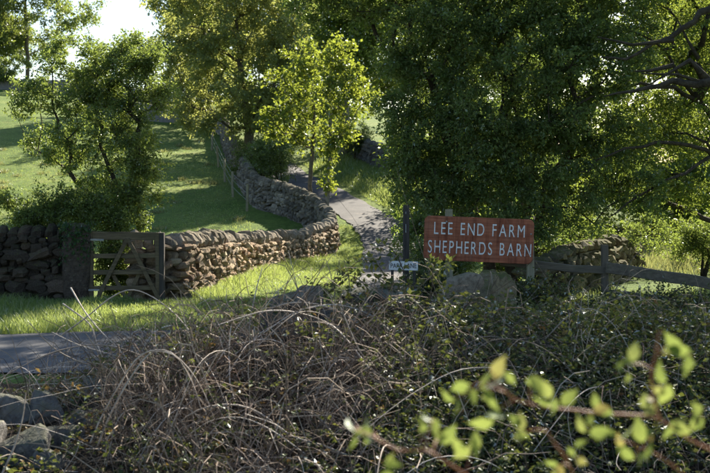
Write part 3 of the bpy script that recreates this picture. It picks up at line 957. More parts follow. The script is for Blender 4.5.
def tree(name, label, cat, stems, attract, rg, leafm, barkm, r_base, twigs, leaves, length, size, step=0.35,
         limb_r=0.03, group=None, wander=0.06, up=0.55, bias=0.28, flat=0.6, extra=None, spread=0.9, width=0.55, stem_min=None):
    """stems: list of trunk polylines sharing a root. attract: (K,3) clump points that the limbs grow to"""
    pos, par = [], []
    base = np.asarray(stems[0][0], float)
    root = empty(name, tuple(base), label, cat, group)
    floors = {}
    for si, st in enumerate(stems):
        st = np.asarray(st, float)
        ln = np.linalg.norm(np.diff(st, axis=0), axis=1).sum()
        q = spline(st, max(3, int(ln / step)))
        q[1:-1] += rg.normal(0, wander * 0.5, q[1:-1].shape)
        for i, p in enumerate(q):
            if stem_min:
                floors[len(pos)] = stem_min[si % len(stem_min)] * (1 - i / (len(q) - 1)) + 0.008
            par.append(-1 if i == 0 else len(pos) - 1)
            pos.append(p)
    nstem = len(pos)
    plen = np.zeros(20000)
    for i in range(nstem):
        plen[i] = 0 if par[i] < 0 else plen[par[i]] + np.linalg.norm(pos[i] - pos[par[i]])
    A = np.zeros((20000, 3))
    A[:nstem] = pos
    n = nstem
    order = np.argsort(np.linalg.norm(attract - np.mean(np.array(pos), 0), axis=1))
    minz = base[2] + 0.5
    tips = []
    parl = list(par)
    ok = np.zeros(20000, bool)
    ok[:n] = A[:n, 2] > minz
    ok[0] = True
    for k in order:
        t = attract[k]
        dv = t - A[:n]
        d = np.linalg.norm(dv, axis=1)
        cost = d + bias * plen[:n] + np.where(ok[:n], 0, 50) + 0.5 * np.clip(-dv[:, 2], 0, None)
        j = int(np.argmin(cost))
        L = d[j]
        m = max(1, int(round(L / step)))
        a = A[j]
        sag = np.array([0, 0, 0.10 * L])
        pv = j
        if n + m >= 19990:
            break
        for i in range(1, m + 1):
            f = i / m
            p = a * (1 - f) + t * f + sag * math.sin(math.pi * f) + (rg.normal(0, wander, 3) if i < m else 0)
            A[n] = p
            parl.append(pv)
            plen[n] = plen[pv] + np.linalg.norm(p - A[pv])
            ok[n] = True
            pv = n
            n += 1
        tips.append(pv)
    A = A[:n]
    par = np.array(parl)
    rad = np.zeros(n)
    e = 2.3
    r0 = 0.0065
    acc = np.zeros(n)
    for i in range(n - 1, -1, -1):
        if acc[i] == 0:
            acc[i] = r0 ** e
        rad[i] = acc[i] ** (1 / e)
        if par[i] >= 0:
            acc[par[i]] += acc[i]
    rootr = max(rad[i] for i in range(n) if par[i] < 0)
    sc_ = np.clip(r_base / rootr, 0.3, 4)
    # thick limbs follow the trunk's scale, fine tips stay thin
    rad = rad * (1 + (sc_ - 1) * np.clip((rad - r0) / (rootr - r0 + 1e-6), 0, 1) ** 0.5)
    for i_, f_ in floors.items():
        rad[i_] = max(rad[i_], f_)
    kids = [[] for _ in range(n)]
    for i in range(n):
        if par[i] >= 0:
            kids[par[i]].append(i)
    starts = [i for i in range(n) if par[i] < 0]
    chains = []
    stack = [(i, None) for i in starts]
    while stack:
        i, frm = stack.pop()
        ch = [frm] if frm is not None else []
        isstem = frm is None
        cur = i
        while True:
            ch.append(cur)
            ks = kids[cur]
            if not ks:
                break
            ks = sorted(ks, key=lambda q: -rad[q])
            for q in ks[1:]:
                stack.append((q, cur))
            cur = ks[0]
        chains.append((isstem, ch))
    gb = GB()
    nlimb = 0
    chains.sort(key=lambda c: (not c[0], c[1][0]))
    for isstem, ch in chains:
        if len(ch) < 2:
            continue
        rr = rad[ch].copy()
        if not isstem:
            rr[0] = min(rr[0], rr[1] * 1.15)
        r1 = rr.max()
        sides = 10 if r1 > 0.08 else 7 if r1 > 0.035 else 5 if r1 > 0.015 else 3
        path = A[ch].copy()
        if isstem:
            rr = rr.copy()
            rr[0] *= 1.35 if path[0, 2] < base[2] + .3 else 1.0
            path[0, 2] -= 0.15 if path[0, 2] < base[2] + .3 else 0
        V, F = tube(path, rr, sides)
        if isstem:
            mobj("trunk", V, F, barkm, root, True)
        elif r1 > limb_r and nlimb < 40:
            mobj("limb", V, F, barkm, root, True)
            nlimb += 1
        else:
            gb.add(V, F)
    C = A[tips]
    cen = C.mean(0)
    V, F, a, b = sprays(C, unit(C - cen) + np.array([0, 0, 0.15]), rg, twigs, leaves, length, size, up, spread, flat, width)
    tv, tf = thin_twigs(a, b, 0.004)
    gb.add(tv, tf)
    gb.build("twigs", barkm, root, False, "stuff")
    mobj("crown", V, F, leafm, root, False, "stuff")
    return root

def T(seed):
    return np.random.default_rng(1000 + seed)

# hawthorn behind the gate
rg = T(1)
bx_, by_ = -4.55, 21.6
b0 = (bx_, by_, gz(bx_, by_))
lob = [(-4.6, 21.6, 3.3, 0.8, 0.8, 0.8), (-5.5, 21.5, 3.0, 0.8, 0.7, 0.5), (-5.2, 21.7, 4.5, 0.9, 0.7, 0.65), (-4.35, 21.7, 4.7, 0.6, 0.6, 0.55),
       (-6.2, 21.4, 3.9, 0.5, 0.6, 0.4), (-4.2, 21.5, 2.2, 0.45, 0.5, 0.5), (-4.6, 21.4, 1.9, 0.5, 0.4, 0.5), (-5.0, 21.5, 3.9, 0.8, 0.7, 0.6), (-3.9, 21.6, 3.9, 0.35, 0.5, 0.5), (-4.0, 21.7, 4.6, .4, .5, .4),
       (-4.4, 21.4, 1.6, .5, .4, .4), (-4.15, 21.4, 2.8, .35, .5, .4), (-5.0, 21.5, 2.3, .45, .5, .35)]
att = lobe_points(lob, 290, rg, 0.42)
tree("hawthorn_tree", "small spreading hawthorn with several dark stems growing behind the wooden gate", "tree",
     [[b0, (-4.5, 21.6, 1.4), (-4.35, 21.6, 2.4), (-4.2, 21.6, 3.4)],
      [(bx_ - .15, by_, b0[2]), (-4.9, 21.6, 1.5), (-5.5, 21.5, 2.4), (-6.3, 21.4, 2.9), (-6.5, 21.4, 3.4)],
      [(bx_ + .12, by_ + .05, b0[2]), (-4.25, 21.6, 1.4), (-4.75, 21.6, 2.3), (-5.1, 21.7, 3.7)]],
     att, rg, M['leaf_thorn'], M['bark'], 0.07, 7, 19, 0.25, 0.068, 0.28, 0.02)

# shrub sprawling over the wall left of the gate
rg = T(2)
lob = [(-5.6, 20.7, 1.75, 0.6, 0.3, 0.4), (-6.1, 20.7, 1.55, 0.35, 0.3, 0.3), (-4.95, 20.6, 1.7, 0.35, 0.35, 0.35), (-6.6, 20.9, 1.9, 0.35, 0.3, 0.12), (-4.5, 20.7, 1.45, 0.4, 0.25, 0.25), (-4.65, 20.8, .65, .4, .15, .5), (-4.4, 20.95, .5, .4, .15, .45), (-4.6, 20.6, .9, .3, .15, .3), (-5.9, 20.6, 1.5, .5, .3, .25)]
tree("leafy_shrub", "leafy thorn shrub sprawling over the dark wall and stone gatepost", "shrub",
     [[(-5.5, 20.95, gz(-5.5, 21)), (-5.5, 20.85, 1.0), (-5.6, 20.7, 1.6)]], lobe_points(lob, 240, rg), rg, M['leaf_thorn'], M['bark'], 0.04, 7, 15, 0.22, 0.06, 0.2, 0.02)

# ivy on the gatepost and along the dark wall
rg = T(3)
k = 420
th = rg.uniform(math.pi * 0.9, math.pi * 2.1, k)
hh = 0.45 + 0.57 * rg.uniform(0, 1, k) ** 0.5
pos = np.stack([P(76, 245, 20)[0] + 0.28 * np.cos(th), 20.05 + 0.24 * np.sin(th), gz(-5.1, 20) + hh * 1.45], -1) + rg.normal(0, 0.03, (k, 3))
nm = unit(np.stack([np.cos(th), np.sin(th), 0.4 + 0 * th], -1) + rg.normal(0, .4, (k, 3)))
V, F = leaf_quads(pos, unit(rg.normal(0, .5, (k, 3)) + np.array([0, 0, -1])), nm, rg.uniform(.04, .075, k), 0.85)
o = mobj("ivy", V, F, M['leaf_ivy']); tag(o, "dark ivy leaves trailing over the head of the stocky stone gatepost", "ivy")

# large tree beside the lane, behind the winding wall
rg = T(4)
b0 = (-5.15, 54, gz(-5.15, 54))
lob = [(-5.2, 46.5, 8.5, 2.2, 2.2, 1.8), (-7.0, 46, 8.0, 1.5, 1.7, 1.6), (-3.0, 46.2, 8.2, 1.6, 2, 1.6), (-6.6, 46, 5.8, 1.4, 1.5, 0.9), (-4.8, 45.5, 6.0, 1.6, 1.5, 1.3), (-6.2, 45.3, 4.9, .8, .9, .5), (-3.9, 45, 5.0, .8, .9, .5), (-2.2, 45.5, 7.0, 1.2, 1.2, 1.0),
       (-3.0, 46, 5.9, 1.0, 1.3, 0.8), (-5.0, 46.5, 11, 2.8, 2.5, 2.0), (-7.2, 46, 10.2, 1.2, 1.4, 1.2), (-2.6, 46.5, 10.3, 1.5, 1.5, 1.5)]
lob = [(l[0] * 1.16, l[1] * 1.16, 2 + (l[2] - 2) * 1.16, l[3] * 1.16, l[4] * 1.16, l[5] * 1.1) for l in lob]
tree("lane_tree", "large broad-crowned tree rising beside the winding wall and lane", "tree",
     [[b0, (-5.2, 54, 5.0), (-5.5, 54, 7.5), (-5.8, 54, 10.5)]], lobe_points(lob, 560, rg, 0.4), rg, M['leaf_mid'], M['bark_mid'], 0.24, 7, 16, 0.5, 0.165, 0.5, 0.05)

# two thin saplings with glowing leaves
rg = T(5)
for i, (px, lobes, lab) in enumerate((
    (310, [(-2.1, 43.5, 6.1, 1.45, 1, 1.1), (-2.75, 43.4, 4.9, 1, .9, .75), (-2.0, 43.5, 7.3, 1, .8, .75), (-1.8, 43.3, 4.5, .9, .8, .5)], "slim sapling with a dark stem and glowing yellow-green leaves behind the end of the wall"),
    (327.5, [(-.45, 41.5, 5.7, 1.1, .9, 1.1), (-.65, 41.4, 7.0, 1, .8, .9), (-.5, 41.2, 4.3, .8, .75, .6), (-.95, 41.3, 2.4, .3, .3, .9), (-.9, 41.3, 3.7, .55, .5, .45)], "pale-stemmed sapling with leafy shoots low on its trunk at the wall bend"))):
    d = (43.5, 41.5)[i]
    x = (px - 355) / FPX * d
    z = gz(x, d)
    tree("sapling_tree", lab, "tree", [[(x, d, z), (x + .02, d, z + 1.6), (x + .12, d + .1, z + 3.6), (x + .05, d + .1, z + 5.6)]],
         lobe_points(lobes, 88, rg, .45), rg, M['leaf_young'], (M['bark_mid'], M['bark_pale'])[i], 0.085, 5, 10, 0.36, 0.15, 0.35, 0.02, width=0.8)

# big dark tree behind the sign
rg = T(6)
b0 = (2.95, 20.8, gz(2.95, 20.8))
lob = [(1.75, 20.4, 3.6, 1.05, 1.5, 1.5), (1.35, 20.2, 1.9, 0.75, 1.0, 0.85), (3.2, 20.6, 4.4, 1.7, 1.8, 1.6), (1.7, 20.3, 5.4, 1.15, 1.5, 1.2), (3.4, 20.4, 6.4, 2.2, 1.8, 1.3),
       (4.4, 20.3, 4.8, .9, 1.4, 1.2), (0.1, 20.4, 5.85, 1.4, 1.2, 0.65), (2.2, 20.0, 2.6, 0.9, 0.9, 0.8), (3.4, 20.0, 2.9, 1.0, 1.0, 0.7), (0.9, 20.4, 4.6, 0.5, 1.0, 0.8), (1.0, 20.3, 7.0, 2.0, 1.6, 0.8), (-1.2, 20.5, 6.6, 1.4, 1.2, .6), (3.6, 20.5, 8.6, 2.2, 1.8, 1.0), (2.6, 19.9, 2.0, 1.3, .7, .6), (4.0, 20.1, 3.4, 1.2, 1.2, .8), (4.6, 20.2, 2.7, .9, 1.0, .5), (1.0, 20.0, 2.7, .5, .8, .7), (0.95, 20.3, 3.6, .5, .9, 1.0), (-.5, 20.5, 5.8, 1.1, 1.2, .55), (3.2, 19.5, 2.3, 1.5, .4, .6), (2.2, 19.3, 1.5, 1.3, .4, .5), (2.6, 19.5, 3.6, 1.6, .4, .8), (2.5, 19.4, 5.0, 1.6, .5, .8), (3.9, 19.6, 4.6, .9, .5, 1.1), (1.2, 19.6, 1.3, .5, .5, .5), (4.9, 19.9, 2.0, 1.0, .5, .5), (3.9, 19.7, 1.75, .8, .4, .4)]  # high left lobes extended above the view to shade the road
tree("hedgerow_tree", "big dense dark green tree with several trunks behind the farm sign", "tree",
     [[b0, (2.9, 20.8, 1.6), (2.8, 20.7, 3.2), (2.9, 20.6, 5.0)], [(b0[0] + .25, b0[1], b0[2]), (3.5, 20.7, 1.8), (4.2, 20.5, 3.2), (4.6, 20.4, 4.6)],
      [(b0[0] - .3, b0[1], b0[2]), (2.3, 20.7, 1.5), (1.7, 20.5, 3.0), (1.3, 20.4, 4.6)]],
     lobe_points(lob, 1300, rg, 0.37), rg, M['leaf_dark'], M['bark'], 0.12, 8, 19, 0.30, 0.078, 0.35, 0.03, flat=0.32, up=0.8)

# lighter thorn tree to its right with long arching boughs
rg = T(7)
b0 = (7.9, 21.6, gz(7.9, 21.6))
lob = [(6.6, 21.3, 4.6, 1.7, 1.5, 1.2), (7.6, 21.4, 3.3, 1.6, 1.4, 0.7), (5.9, 21.0, 3.3, 1.2, 1.2, 0.6), (8.3, 21.8, 5.6, 2.0, 1.6, 1.2), (5.8, 21.6, 6.2, 1.8, 1.6, 1.1),
       (5.1, 20.4, 2.3, 1.0, 0.8, 0.4), (6.6, 20.6, 2.2, 1.0, 0.9, 0.35), (7.8, 21.5, 2.2, 0.9, 1.0, 0.4), (4.4, 20.1, 1.75, 0.5, 0.5, 0.2), (7.4, 21.5, 8, 2.2, 1.8, 1.2), (5.9, 21, 9.4, 2.0, 1.6, 1.1), (8.6, 21.5, 9.8, 2.0, 1.6, 1.1)]
tree("thorn_tree", "light green thorn tree with long low arching boughs over the rail fence", "tree",
     [[b0, (7.8, 21.6, 1.4), (7.4, 21.5, 2.8), (7.0, 21.4, 4.4)],
      [(b0[0] - .2, b0[1] - .1, b0[2]), (7.2, 21.3, 1.3), (6.2, 20.9, 1.75), (5.0, 20.5, 2.05), (3.9, 20.1, 2.0)],
      [(7.7, 21.5, 2.0), (6.7, 20.6, 2.75), (5.6, 19.9, 2.95), (4.6, 19.5, 2.75), (3.9, 19.3, 2.4)], [(7.3, 21.5, 3.0), (6.4, 20.7, 3.8), (5.3, 20.0, 4.0), (4.2, 19.6, 3.75), (3.5, 19.4, 3.4)],
      [(6.4, 20.7, 3.8), (5.6, 20.2, 4.7), (4.8, 19.9, 5.0)], [(6.7, 20.6, 2.75), (5.9, 20.0, 2.4), (5.0, 19.7, 1.95), (4.5, 19.5, 1.6)]],
     lobe_points(lob, 860, rg), rg, M['leaf_light'], M['bark'], 0.11, 8, 14, 0.36, 0.075, 0.32, 0.02, bias=0.15, flat=0.35, stem_min=[.11, .07, .05, .05, .03, .03])

# tree standing outside the picture whose bare boughs reach in at the upper right
rg = T(8)
q = lambda px, py, d=14.0: P(px, py, d)
b0 = (6.7, 14.2, gz(6.7, 16.5))
lob = [(6.3, 14.8, 5.4, 1.1, 1.4, 1.3), (7.7, 14.6, 5.2, 1.6, 1.6, 1.5), (5.9, 14.3, 4.2, .7, 1.0, .8), (4.9, 14.4, 6.6, 1.5, 1.4, .8), (7.5, 14.5, 7.2, 2, 1.6, .9)]  # unseen crown enlarged to shade the brambles
tree("roadside_tree", "roadside tree sending dark, nearly bare twisted boughs over the rail fence", "tree",
     [[(6.7, 16.6, b0[2]), (6.6, 16.3, 1.8), (6.4, 15.6, 2.9), (6.8, 15.0, 4.2), (7.2, 14.4, 5.4)],
      [(6.45, 15.9, 2.6), (5.6, 14.8, 3.1), q(716, 82), q(700, 84), q(680, 82.5), q(655, 87), q(630, 92), q(603, 97)],
      [q(706, 81), q(701, 72), q(696, 60), q(686, 62), q(672, 66), q(658, 76), q(650, 84)],
      [(6.8, 15.0, 4.3), (5.8, 14.4, 4.6), q(712, 10), q(690, 24), q(668, 36), q(645, 50), q(620, 61), q(600, 58)],
      [q(697, 60), q(690, 48), q(684, 36), q(676, 22)], [q(672, 41), q(655, 42), q(630, 45), q(612, 44), q(596, 38)],
      [q(672, 66), q(650, 70), q(632, 72)], [q(700, 83), q(690, 78), q(660, 72), q(640, 74)]],
     lobe_points(lob, 290, rg), rg, M['leaf_thorn'], M['bark'], 0.13, 6, 12, 0.3, 0.06, 0.3, 0.02, wander=0.03, stem_min=[.13, .085, .05, .055, .022, .022, .026, .02])

# added tall tree behind the dark one; unseen high boughs shade verge and road
rg = T(9)
b0 = (4.7, 29.6, gz(4.7, 29.6))
lob = [(-.4, 29.2, 8.5, 1.0, 1.2, .6), (-.5, 29.0, 9.2, .8, 1.0, .5), (1.2, 29.2, 11.3, 1.6, 1.3, .7), (2.8, 29.5, 10, 1.6, 1.5, 1.0), (4.0, 29.5, 3.6, 1.8, 1.2, 1.4), (3.2, 29.5, 5.8, 1.8, 1.3, 1.2), (4.5, 29.5, 10.5, 2, 2, 1.6), (1.7, 29.0, 7.3, 1.2, 1.2, .5), (2.2, 29.0, 7.0, 1.2, 1.2, .8)]
tree("added_shade_tree", "added tall dark tree whose unseen high boughs shade the verge and road", "tree",
     [[b0, (4.6, 29.6, 3.0), (4.3, 29.6, 6.0), (4.2, 29.6, 9.0)]], lobe_points(lob, 470, rg, .4), rg, M['leaf_dark'], M['bark'], 0.2, 7, 17, 0.42, 0.105, 0.4, 0.04)

# distant trees
def bush(seed, label, x, y, w, dpt, h, leafm, n, size, name="bush", group=None, leaves=14):
    rg = T(seed)
    z = gz(x, y)
    lobes = [(x + rg.uniform(-.5, .5) * w * .7, y + rg.uniform(-.5, .5) * dpt * .6, z + h * rg.uniform(.35, .7), w * .28, dpt * .3, h * .3) for _ in range(6)]
    return tree(name, label, "bush", [[(x, y, z), (x + .05, y, z + h * .3), (x, y, z + h * .6)]], lobe_points(lobes, n, rg), rg, M[leafm], M['bark'], 0.05, 6, leaves, 0.3, size, 0.3, 0.03, group)
def far_tree(seed, label, x, y, h, w, leafm, n=260, size=0.16, bark_='bark_mid', low=0.3, length=0.8, leaves=14, group=None):
    rg = T(seed)
    z = gz(x, y)
    lobes = []
    for i in range(9):
        a = rg.uniform(0, 6.28)
        f = rg.uniform(low, 1.0)
        r = w * 0.55 * math.sin(math.pi * min(0.95, 0.2 + 0.75 * f)) * rg.uniform(0.4, 1)
        lobes.append((x + math.cos(a) * r, y + math.sin(a) * r, z + h * f * 0.92, w * rg.uniform(.25, .4), w * rg.uniform(.25, .4), h * rg.uniform(.09, .16)))
    lobes.append((x, y, z + h * .7, w * .4, w * .4, h * .25))
    return tree("tree", label, "tree", [[(x, y, z), (x + .1, y, z + h * .25), (x - .1, y, z + h * .5), (x, y, z + h * .8)]], lobe_points(lobes, n, rg), rg,
                M[leafm], M[bark_], 0.02 * h, 7, leaves, length, size * 1.3, 0.6, 0.06, group)
far_tree(20, "tall airy tree against the white sky beside the skyline wall", -36.5, 123, 17, 9.5, 'leaf_far', 320, 0.26, low=0.06)
far_tree(28, "smaller skyline tree beside the tall airy tree on the hill", -41.0, 124, 12, 8, 'leaf_far', 200, 0.26, low=0.08)
far_tree(29, "added field tree hidden behind the hawthorn, shading the slope", -13.5, 89, 14, 9, 'leaf_far', 260, 0.22, low=0.2)  # added out of sight for its shadow across the field
bush(38, "dark thorn bush on the skyline wall below the tall airy tree", -36.5, 117, 5, 3, 4.0, 'leaf_thorn', 90, 0.2)
bush(39, "rounded thorn bush farther along the skyline wall", -28.5, 116, 4, 3, 3.2, 'leaf_thorn', 70, 0.2)
far_tree(21, "rounded pale green tree at the top of the lane beyond the saplings", -3.5, 70, 11, 8, 'leaf_light', 300, 0.2, low=0.15)
far_tree(22, "bushy lime green tree with a pale trunk on the bank across the lane", -0.6, 60, 10, 7, 'leaf_light', 300, 0.17, 'bark_pale', 0.28)
far_tree(23, "tall dark tree standing behind the bank wall across the lane", 4.0, 66, 13, 8, 'leaf_far', 300, 0.2, low=0.2)
far_tree(24, "distant tree behind the large lane-side tree's crown", -10.5, 78, 9.5, 7, 'leaf_far', 220, 0.2, low=0.25)
far_tree(25, "sunlit meadow-edge tree seen through the thorn tree's boughs", 12.5, 42, 9.5, 8, 'leaf_light', 420, 0.14, low=0.12)
far_tree(26, "meadow-edge tree standing behind the big dark tree and mossy wall", 7.0, 44, 10, 8, 'leaf_light', 400, 0.14, low=0.15)
far_tree(27, "broad tree at the far side of the pale meadow beyond the fence", 17.5, 45, 10, 8.5, 'leaf_light', 380, 0.15, low=0.1)

bush(30, "dark bush growing over the winding wall behind the saplings", -3.3, 48.3, 2.6, 1.8, 3.0, 'leaf_dark', 140, 0.09)
bush(31, "dark hedge bush beside the large lane-side tree's trunk", -4.5, 52.5, 2.2, 1.6, 2.0, 'leaf_thorn', 100, 0.09)
bush(32, "dark overhanging bush at the upper end of the bank wall", 0.0, 57.2, 1.7, 1.6, 1.9, 'leaf_dark', 90, 0.09)
bush(33, "low leafy bush on the wall foot at the big dark tree's left edge", 1.45, 18.6, 1.2, 1.0, 1.3, 'leaf_dark', 110, 0.05)
for i, (x_, y_, h_) in enumerate(((5.2, 37, 3.2), (7.6, 38, 3.8), (10.2, 36.5, 3.4), (12.6, 38, 4.2), (15.5, 37, 3.6), (18.5, 39, 4.4))):
    bush(40 + i, ["small sunlit bush closest to the big dark tree in the meadow hedge", "sunlit bush in the meadow hedge between the small bush and a lower one", "low spreading bush in the middle of the meadow hedge", "tall rounded bush in the meadow hedge beside the low spreading one", "dense light green bush towards the outer end of the meadow hedge", "tallest bush at the outer end of the hedge across the meadow"][i], x_, y_, 3.4, 2.0, h_, 'leaf_light', 130, 0.12, "hedge_bush", "bushes of the hedge across the meadow")
bush(35, "dark shrub growing between the mossy wall and the big dark tree", 3.2, 21.6, 1.6, 1.0, 1.7, 'leaf_dark', 110, 0.06)
bush(36, "overgrown shrub behind the mossy wall under the arching thorn boughs", 5.3, 23.6, 2.4, 1.4, 1.7, 'leaf_thorn', 120, 0.065)
bush(37, "shaded shrub on the field edge right of the mossy wall end", 7.2, 22.8, 1.6, 1.2, 1.2, 'leaf_thorn', 80, 0.065)
bush(34, "low bright bush at the meadow edge right of the mossy wall", 8.3, 25.5, 2.2, 1.4, 1.3, 'leaf_light', 80, 0.06)

# ------------------------------------------------------------------ grass
def blades(name, xy, hmin, hmax, width, matk, label, cat, rg, lean=0.35):
    n = len(xy)
    x, y = xy[:, 0], xy[:, 1]
    z = ground(x, y) - 0.01
    th = rg.uniform(0, 6.28, n)
    h = rg.uniform(hmin, hmax, n) * (0.75 + 0.35 * vnoise(np.stack([x, y, 0 * x], -1) * 1.4, 4))
    h = np.clip(h, hmin * .5, None)
    lx, ly = rg.normal(0, lean, n) * h, rg.normal(0, lean, n) * h
    w = width * rg.uniform(.6, 1.3, n)
    p = np.stack([x, y, z], -1)
    s = np.stack([np.cos(th), np.sin(th), 0 * th], -1) * w[:, None] / 2
    mid = p + np.stack([lx * .35, ly * .35, h * .6], -1)
    tip = p + np.stack([lx, ly, h], -1)
    V = np.stack([p - s, p + s, mid + s * .75, mid - s * .75, tip], 1).reshape(-1, 3)
    k = np.arange(n)[:, None] * 5
    F = np.concatenate([k + np.array([[0, 1, 2]]), k + np.array([[0, 2, 3]]), k + np.array([[3, 2, 4]])])
    o = mobj(name, V, F, M[matk], None, False, "stuff")
    tag(o, label, cat)
    return o

wall_xy = np.array(LANE_WALL + S_WALL)
def wall_x(y):
    return np.interp(y, wall_xy[:, 1], wall_xy[:, 0])
rg = T(50)
n = 120000
y = rg.uniform(15.8, 42, n)
x = rg.uniform(-6.5, 2, n)
left = np.where(y < 20.0, -12, wall_x(y) + 0.22)
okm = (x > left) & (x < lane_x(y) + 0.05) & (y > np.interp(x, [-8, -5, -3, 3], [15.3, 15.6, 16.0, 15.9]) - 0.02)
xy = np.stack([x, y], -1)[okm]
blades("verge_grass", xy, 0.035, 0.12, 0.012, 'blade', "bright grass verge between the stone wall and the lane", "grass", rg)
n = 36000
y = rg.uniform(15.4, 20.0, n); x = rg.uniform(-9.5, -2.6, n)
okm = y > np.interp(x, [-10, -5, -3], [15.3, 15.6, 16.0]) + rg.exponential(0.05, n) - 0.03
blades("tall_verge_grass", np.stack([x, y], -1)[okm], 0.07, 0.24, 0.013, 'blade', "long shaded grass along the roadside below the dark wall and gate", "grass", rg)
n = 9000
t = rg.uniform(0, 1, n)
yw = 20.5 + t * 14
xw = wall_x(yw) + 0.25 + rg.exponential(0.12, n)
blades("wall_foot_grass", np.stack([xw, yw], -1), 0.12, 0.38, 0.014, 'blade', "tufts of longer grass at the foot of the sunlit wall", "grass", rg)
n = 60000
y = 30 + rg.uniform(0, 1, n) ** 1.4 * 40
x = -rg.uniform(0, 1, n) * (y * 0.36 + 2)
okm = x < np.where(y < 20.5, -20, np.interp(y, [20, 26, 34, 38, 41.6, 50, 58, 74], [-3.9, -3.0, -1.5, -2.0, -3.6, -5.6, -6.9, -9.4])) - 0.1
blades("pasture_grass", np.stack([x, y], -1)[okm], 0.03, 0.09, 0.022, 'blade', "short grazed pasture grass on the field behind the walls", "grass", rg)
cxy = np.stack([-rg.uniform(2, 22, 130), rg.uniform(37, 75, 130)], -1)
cxy = cxy[(cxy[:, 0] < np.interp(cxy[:, 1], [38, 41.6, 50, 58, 74], [-2.6, -4.2, -6.2, -7.5, -10.0]))]
xy = (cxy[:, None] + rg.normal(0, 0.16, (len(cxy), 70, 2))).reshape(-1, 2)
blades("field_tussocks", xy, 0.08, 0.26, 0.03, 'blade_dry', "scattered coarse grass tussocks dotting the sloping pasture", "grass", rg)
n = 40000
x = rg.uniform(5, 20, n); y = rg.uniform(23, 42, n)
blades("meadow_grass", np.stack([x, y], -1), 0.15, 0.45, 0.02, 'blade_dry', "pale long meadow grass beyond the rail fence", "grass", rg)
n = 14000
y = rg.uniform(40, 60, n); x = lane_x(y) + 2.5 + rg.uniform(0, 3.2, n)
blades("bank_grass", np.stack([x, y], -1), 0.08, 0.3, 0.03, 'blade', "shaded green grass bank on the far side of the lane", "grass", rg)
n = 12000
x = rg.uniform(1.9, 9, n); y = 16.1 + rg.uniform(0, 1, n) ** 1.2 * 3.0
blades("hedge_bottom_grass", np.stack([x, y], -1), 0.12, 0.42, 0.013, 'blade', "long grass under the rail fence and farm sign", "grass", rg)

# ------------------------------------------------------------------ near bank with the bramble thicket
MX = np.array([-9, -4, -2.9, -2.4, -2.0, -1.27, -0.53, 0.2, 0.78, 2.0, 2.9, 6])
MH = np.array([0.2, 0.2, 0.26, 0.40, 0.66, 0.88, 1.08, 1.12, 1.05, 1.02, 1.02, 1.0])
def mound(x, y):
    h = np.interp(x, MX, MH)
    yc = 9.1
    f = np.where(y < yc, np.clip(1 - (yc - y) / 3.6, 0, 1), np.clip(1 - (y - yc) / 2.6, 0, 1))
    f = f * f * (3 - 2 * f)
    return h * f
bx0 = np.arange(-9, 7.01, 0.2); by0 = np.arange(3.4, 12.21, 0.2)
BX, BY = np.meshgrid(bx0, by0)
BZ = ground(BX, BY) + 0.03 + 0.5 * mound(BX, BY) + 0.04 * vnoise(np.stack([BX, BY, 0 * BX], -1) * 3, 2)
edge = np.clip((12.0 - BY) / 0.6, 0, 1) * np.clip((BY - 3.4) / 0.5, 0, 1) * np.clip((BX + 9) / 0.5, 0, 1) * np.clip((7 - BX) / 0.5, 0, 1)
BZ = np.where(edge < 1, ground(BX, BY) - 0.05 + (BZ - ground(BX, BY) + .05) * edge, BZ)
nx = len(bx0)
ii = (np.arange(len(by0) - 1)[:, None] * nx + np.arange(nx - 1)[None]).ravel()
o = mobj("earth_bank", np.stack([BX, BY, BZ], -1).reshape(-1, 3), np.stack([ii, ii + 1, ii + nx + 1, ii + nx], -1), M['soil'], None, True)
o["kind"] = "structure"

# the collapsed roadside wall in the brambles
rg = T(60)
cw = empty("collapsed_wall", (-0.5, 9.2, gz(0, 9.2)), "collapsed old wall of large grey stones half buried in the brambles", "wall")
def put(px, py, d, w, dp, h, rot, s):
    p = P(px, py, d)
    rock(tuple(p), (w, dp, h), s, M['greystone'], "stone", cw, rot, 0.11, 4)
vis = [(8, 413, 7.9, .36, .36, .26, (.1, .1, .2)), (42, 411, 7.9, .26, .3, .25, (0, .2, .6)), (20, 452, 7.4, .40, .36, .32, (.1, -.1, .1)), (-18, 448, 7.4, .32, .36, .34, (0, .1, .3)),
       (62, 440, 7.6, .34, .3, .2, (.3, .1, .5)), (52, 470, 7.2, .3, .3, .24, (.1, .3, .2)), (85, 425, 8.0, .3, .3, .2, (.1, .3, 1.2)),
       (283, 305, 9.2, .34, .4, .22, (0, -.35, .2)), (308, 301, 9.1, .26, .34, .24, (0, .1, .5)), (270, 322, 9.1, .3, .34, .2, (0, .1, .2)), (330, 318, 9.1, .34, .34, .22, (0, .2, .1)),
       (362, 296, 9.3, .36, .36, .16, (0, .1, .1)), (392, 300, 9.2, .3, .36, .2, (.1, -.1, .4)), (300, 330, 8.9, .36, .3, .22, (.1, 0, .1)),
       (340, 342, 8.8, .34, .3, .22, (.1, .1, .6)), (250, 345, 8.8, .34, .3, .22, (.1, 0, 1.1))]
for i, v in enumerate(vis):
    put(*v[:6], v[6], 300 + i)
for i in range(40):
    x = rg.uniform(-2.2, 3.6); lv = rg.uniform(0.1, 0.78)
    z = gz(x, 9.2) + np.interp(x, MX, MH) * lv
    rock((x, 9.25 + rg.normal(0, .14), z), (rg.uniform(.25, .42), rg.uniform(.28, .4), rg.uniform(.16, .26)), 340 + i, M['greystone'], "stone", cw,
         tuple(rg.normal(0, .12, 3)), 0.11, 2)

